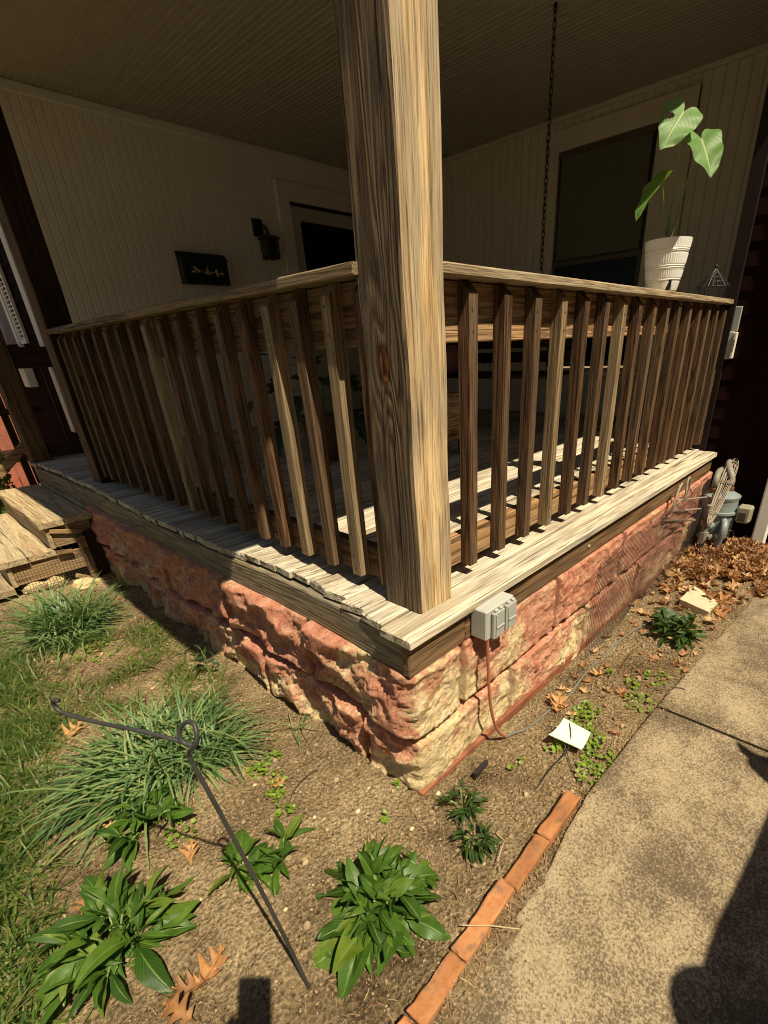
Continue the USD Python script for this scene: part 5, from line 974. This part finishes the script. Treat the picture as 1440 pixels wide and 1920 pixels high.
J['head'] = (H(-.20, -1.74, 1.57), .092); J['jaw'] = (H(-.20, -1.69, 1.51), .065); J['nose'] = (H(-.215, -1.642, 1.56), .014); bones += [('head', 'jaw'), ('neck', 'jaw'), ('head', 'nose')]
fwd, rgt, dwn = CR[2], CR[0], CR[1]
pcen = CP - fwd * .0075 - rgt * .022 + dwn * .068
grip = pcen + dwn * .045
J['palml'] = (list(map(float, grip - fwd * .03 - rgt * .01)), .026)
for i in range(4):                                                        # fingers close round the phone's far edge, thumb on the near one
    y0_ = grip + dwn * (-.03 + .02 * i) - fwd * .022
    J['f%da' % i] = (list(map(float, y0_ - rgt * .012)), .0095); J['f%db' % i] = (list(map(float, y0_ - rgt * .046 + fwd * .004)), .0085); J['f%dc' % i] = (list(map(float, y0_ - rgt * .047 + fwd * .020)), .0075)
    bones += [('palml', 'f%da' % i), ('f%da' % i, 'f%db' % i), ('f%db' % i, 'f%dc' % i)]
    J['g%da' % i] = (H(.655 - .006 * i, -1.455 + .004 * i, 1.315 - .019 * i), .009); J['g%db' % i] = (H(.685 - .008 * i, -1.41 + .006 * i, 1.32 - .022 * i), .008); bones += [('palmr', 'g%da' % i), ('g%da' % i, 'g%db' % i)]
J['th'] = (list(map(float, grip + rgt * .040 - fwd * .018 + dwn * -.02)), .009); bones.append(('palml', 'th'))
obj('body', hull_chain(J, bones), M_cloth, pr_, smooth=True)
obj('cap', cat([lathe([(.10, 0), (.101, .03), (.085, .075), (.05, .1), (0, .108)], 28, (-.20, -1.74, zg + 1.585)), box(-.28, -1.89, zg + 1.588, -.12, -1.83, zg + 1.596, .003)]), M_cloth, pr_, smooth=40)
pn = obj('phone', box(-.037, -.075, -.004, .037, .075, .004, .003), M_phone)
st_ = UsdGeom.Mesh(pn); pts = np.array(st_.GetPointsAttr().Get()); st_.GetPointsAttr().Set(Vt.Vec3fArray.FromNumpy((pcen - fwd * .002 + pts[:, :1] * rgt + pts[:, 1:2] * dwn + pts[:, 2:] * fwd).astype(np.float32)))
tag(pn, 'dark phone held up by the person taking the picture', 'phone')

# ---------------------------------------------------------------- the street side: neighbour's house and trees
M_nb = simple('neighbour_clapboard', (.16, .13, .10), .8, var=.2); M_shing = simple('roof_shingles', (.05, .045, .04), .9, var=.3); M_bark = simple('bark', (.09, .065, .045), .95, var=.4, bump=.01, bscale=30)
M_crown = leafmat('tree_leaves', [(.03, .055, .012), (.05, .09, .018), (.08, .13, .025)], (0, 0, 0), trans=.25, tcol=(.14, .24, .03), veins=False, island=True)
nh = thing('neighbour_house', 'brown clapboard house next door across the concrete path', 'house', (1, -7.5, G))
obj('wall', box(-7, -12, G - .1, 12, -5.0, 4.4, .01), M_nb, nh)
for i in range(22): obj('clapboard', box(-7.02, -5.0, G + .1 + i * .22, 12.02, -4.975, G + .31 + i * .22, .004), M_nb, nh)
obj('roof', ext([(-12.4, 4.3), (-4.75, 4.3), (-4.75, 4.42), (-8.5, 6.9), (-12.4, 4.42)], -7.3, 12.3), M_shing, nh)
for x_ in (-4.5, -1.2, 3., 7.):
    w_ = obj('window', box(x_, -4.974, .9, x_ + 1., -4.955, 2.5, .004), M_white, nh); obj('pane', box(x_ + .08, -4.954, .98, x_ + .92, -4.95, 2.42, 0), M_glassdark, w_)
def tree(x, y, h, R, seed, lab):
    q = np.random.default_rng(seed); t = thing('tree', lab, 'tree', (x, y, G)); top = A([x + .2, y - .1, G + h * .62])
    obj('trunk', cat([tube(curve([(x, y, G - .2), (x + .05, y, G + h * .3), tuple(top)], 14), np.linspace(.22, .09, 14), 10)] + [tube(curve([tuple(top - A([0, 0, h * .2 * q.uniform(.2, 1)])), tuple(top + A([math.cos(a) * R * .4, math.sin(a) * R * .4, h * .05])), tuple(top + A([math.cos(a) * R * .75, math.sin(a) * R * .75, h * .2 * q.uniform(.4, 1)]))], 8), np.linspace(.07, .02, 8), 7) for a in np.arange(7) * .9 + q.uniform(0, 1)]), M_bark, t, smooth=True)
    n = 26000; p = q.normal(0, 1, (n, 3)); p /= np.linalg.norm(p, axis=1, keepdims=True); p *= (q.uniform(.1, 1, n) ** .45)[:, None] * A([R, R, h * .33]) * (.55 + .9 * meshkit.fbm(p * 2.2 + seed, 3, seed))[:, None]
    pv = A([(-1, 0, 0), (-.2, -.5, .05), (1, 0, -.1), (-.2, .5, .05)]); pf = A([(0, 1, 2), (0, 2, 3)])
    obj('crown', scatter((pv, pf), p + A([x, y, G + h * .66]), rots(n, 1.2), q.uniform(.06, .13, n)), M_crown, t)
tree(-9.5, 2.4, 8.5, 3.3, 3, 'leafy street tree nearest the wooden steps'); tree(-7.0, -3.6, 8., 2.9, 4, 'leafy street tree across the front of the path'); tree(-8.5, 9.5, 8.5, 3.4, 5, 'leafy street tree farthest along the garden')
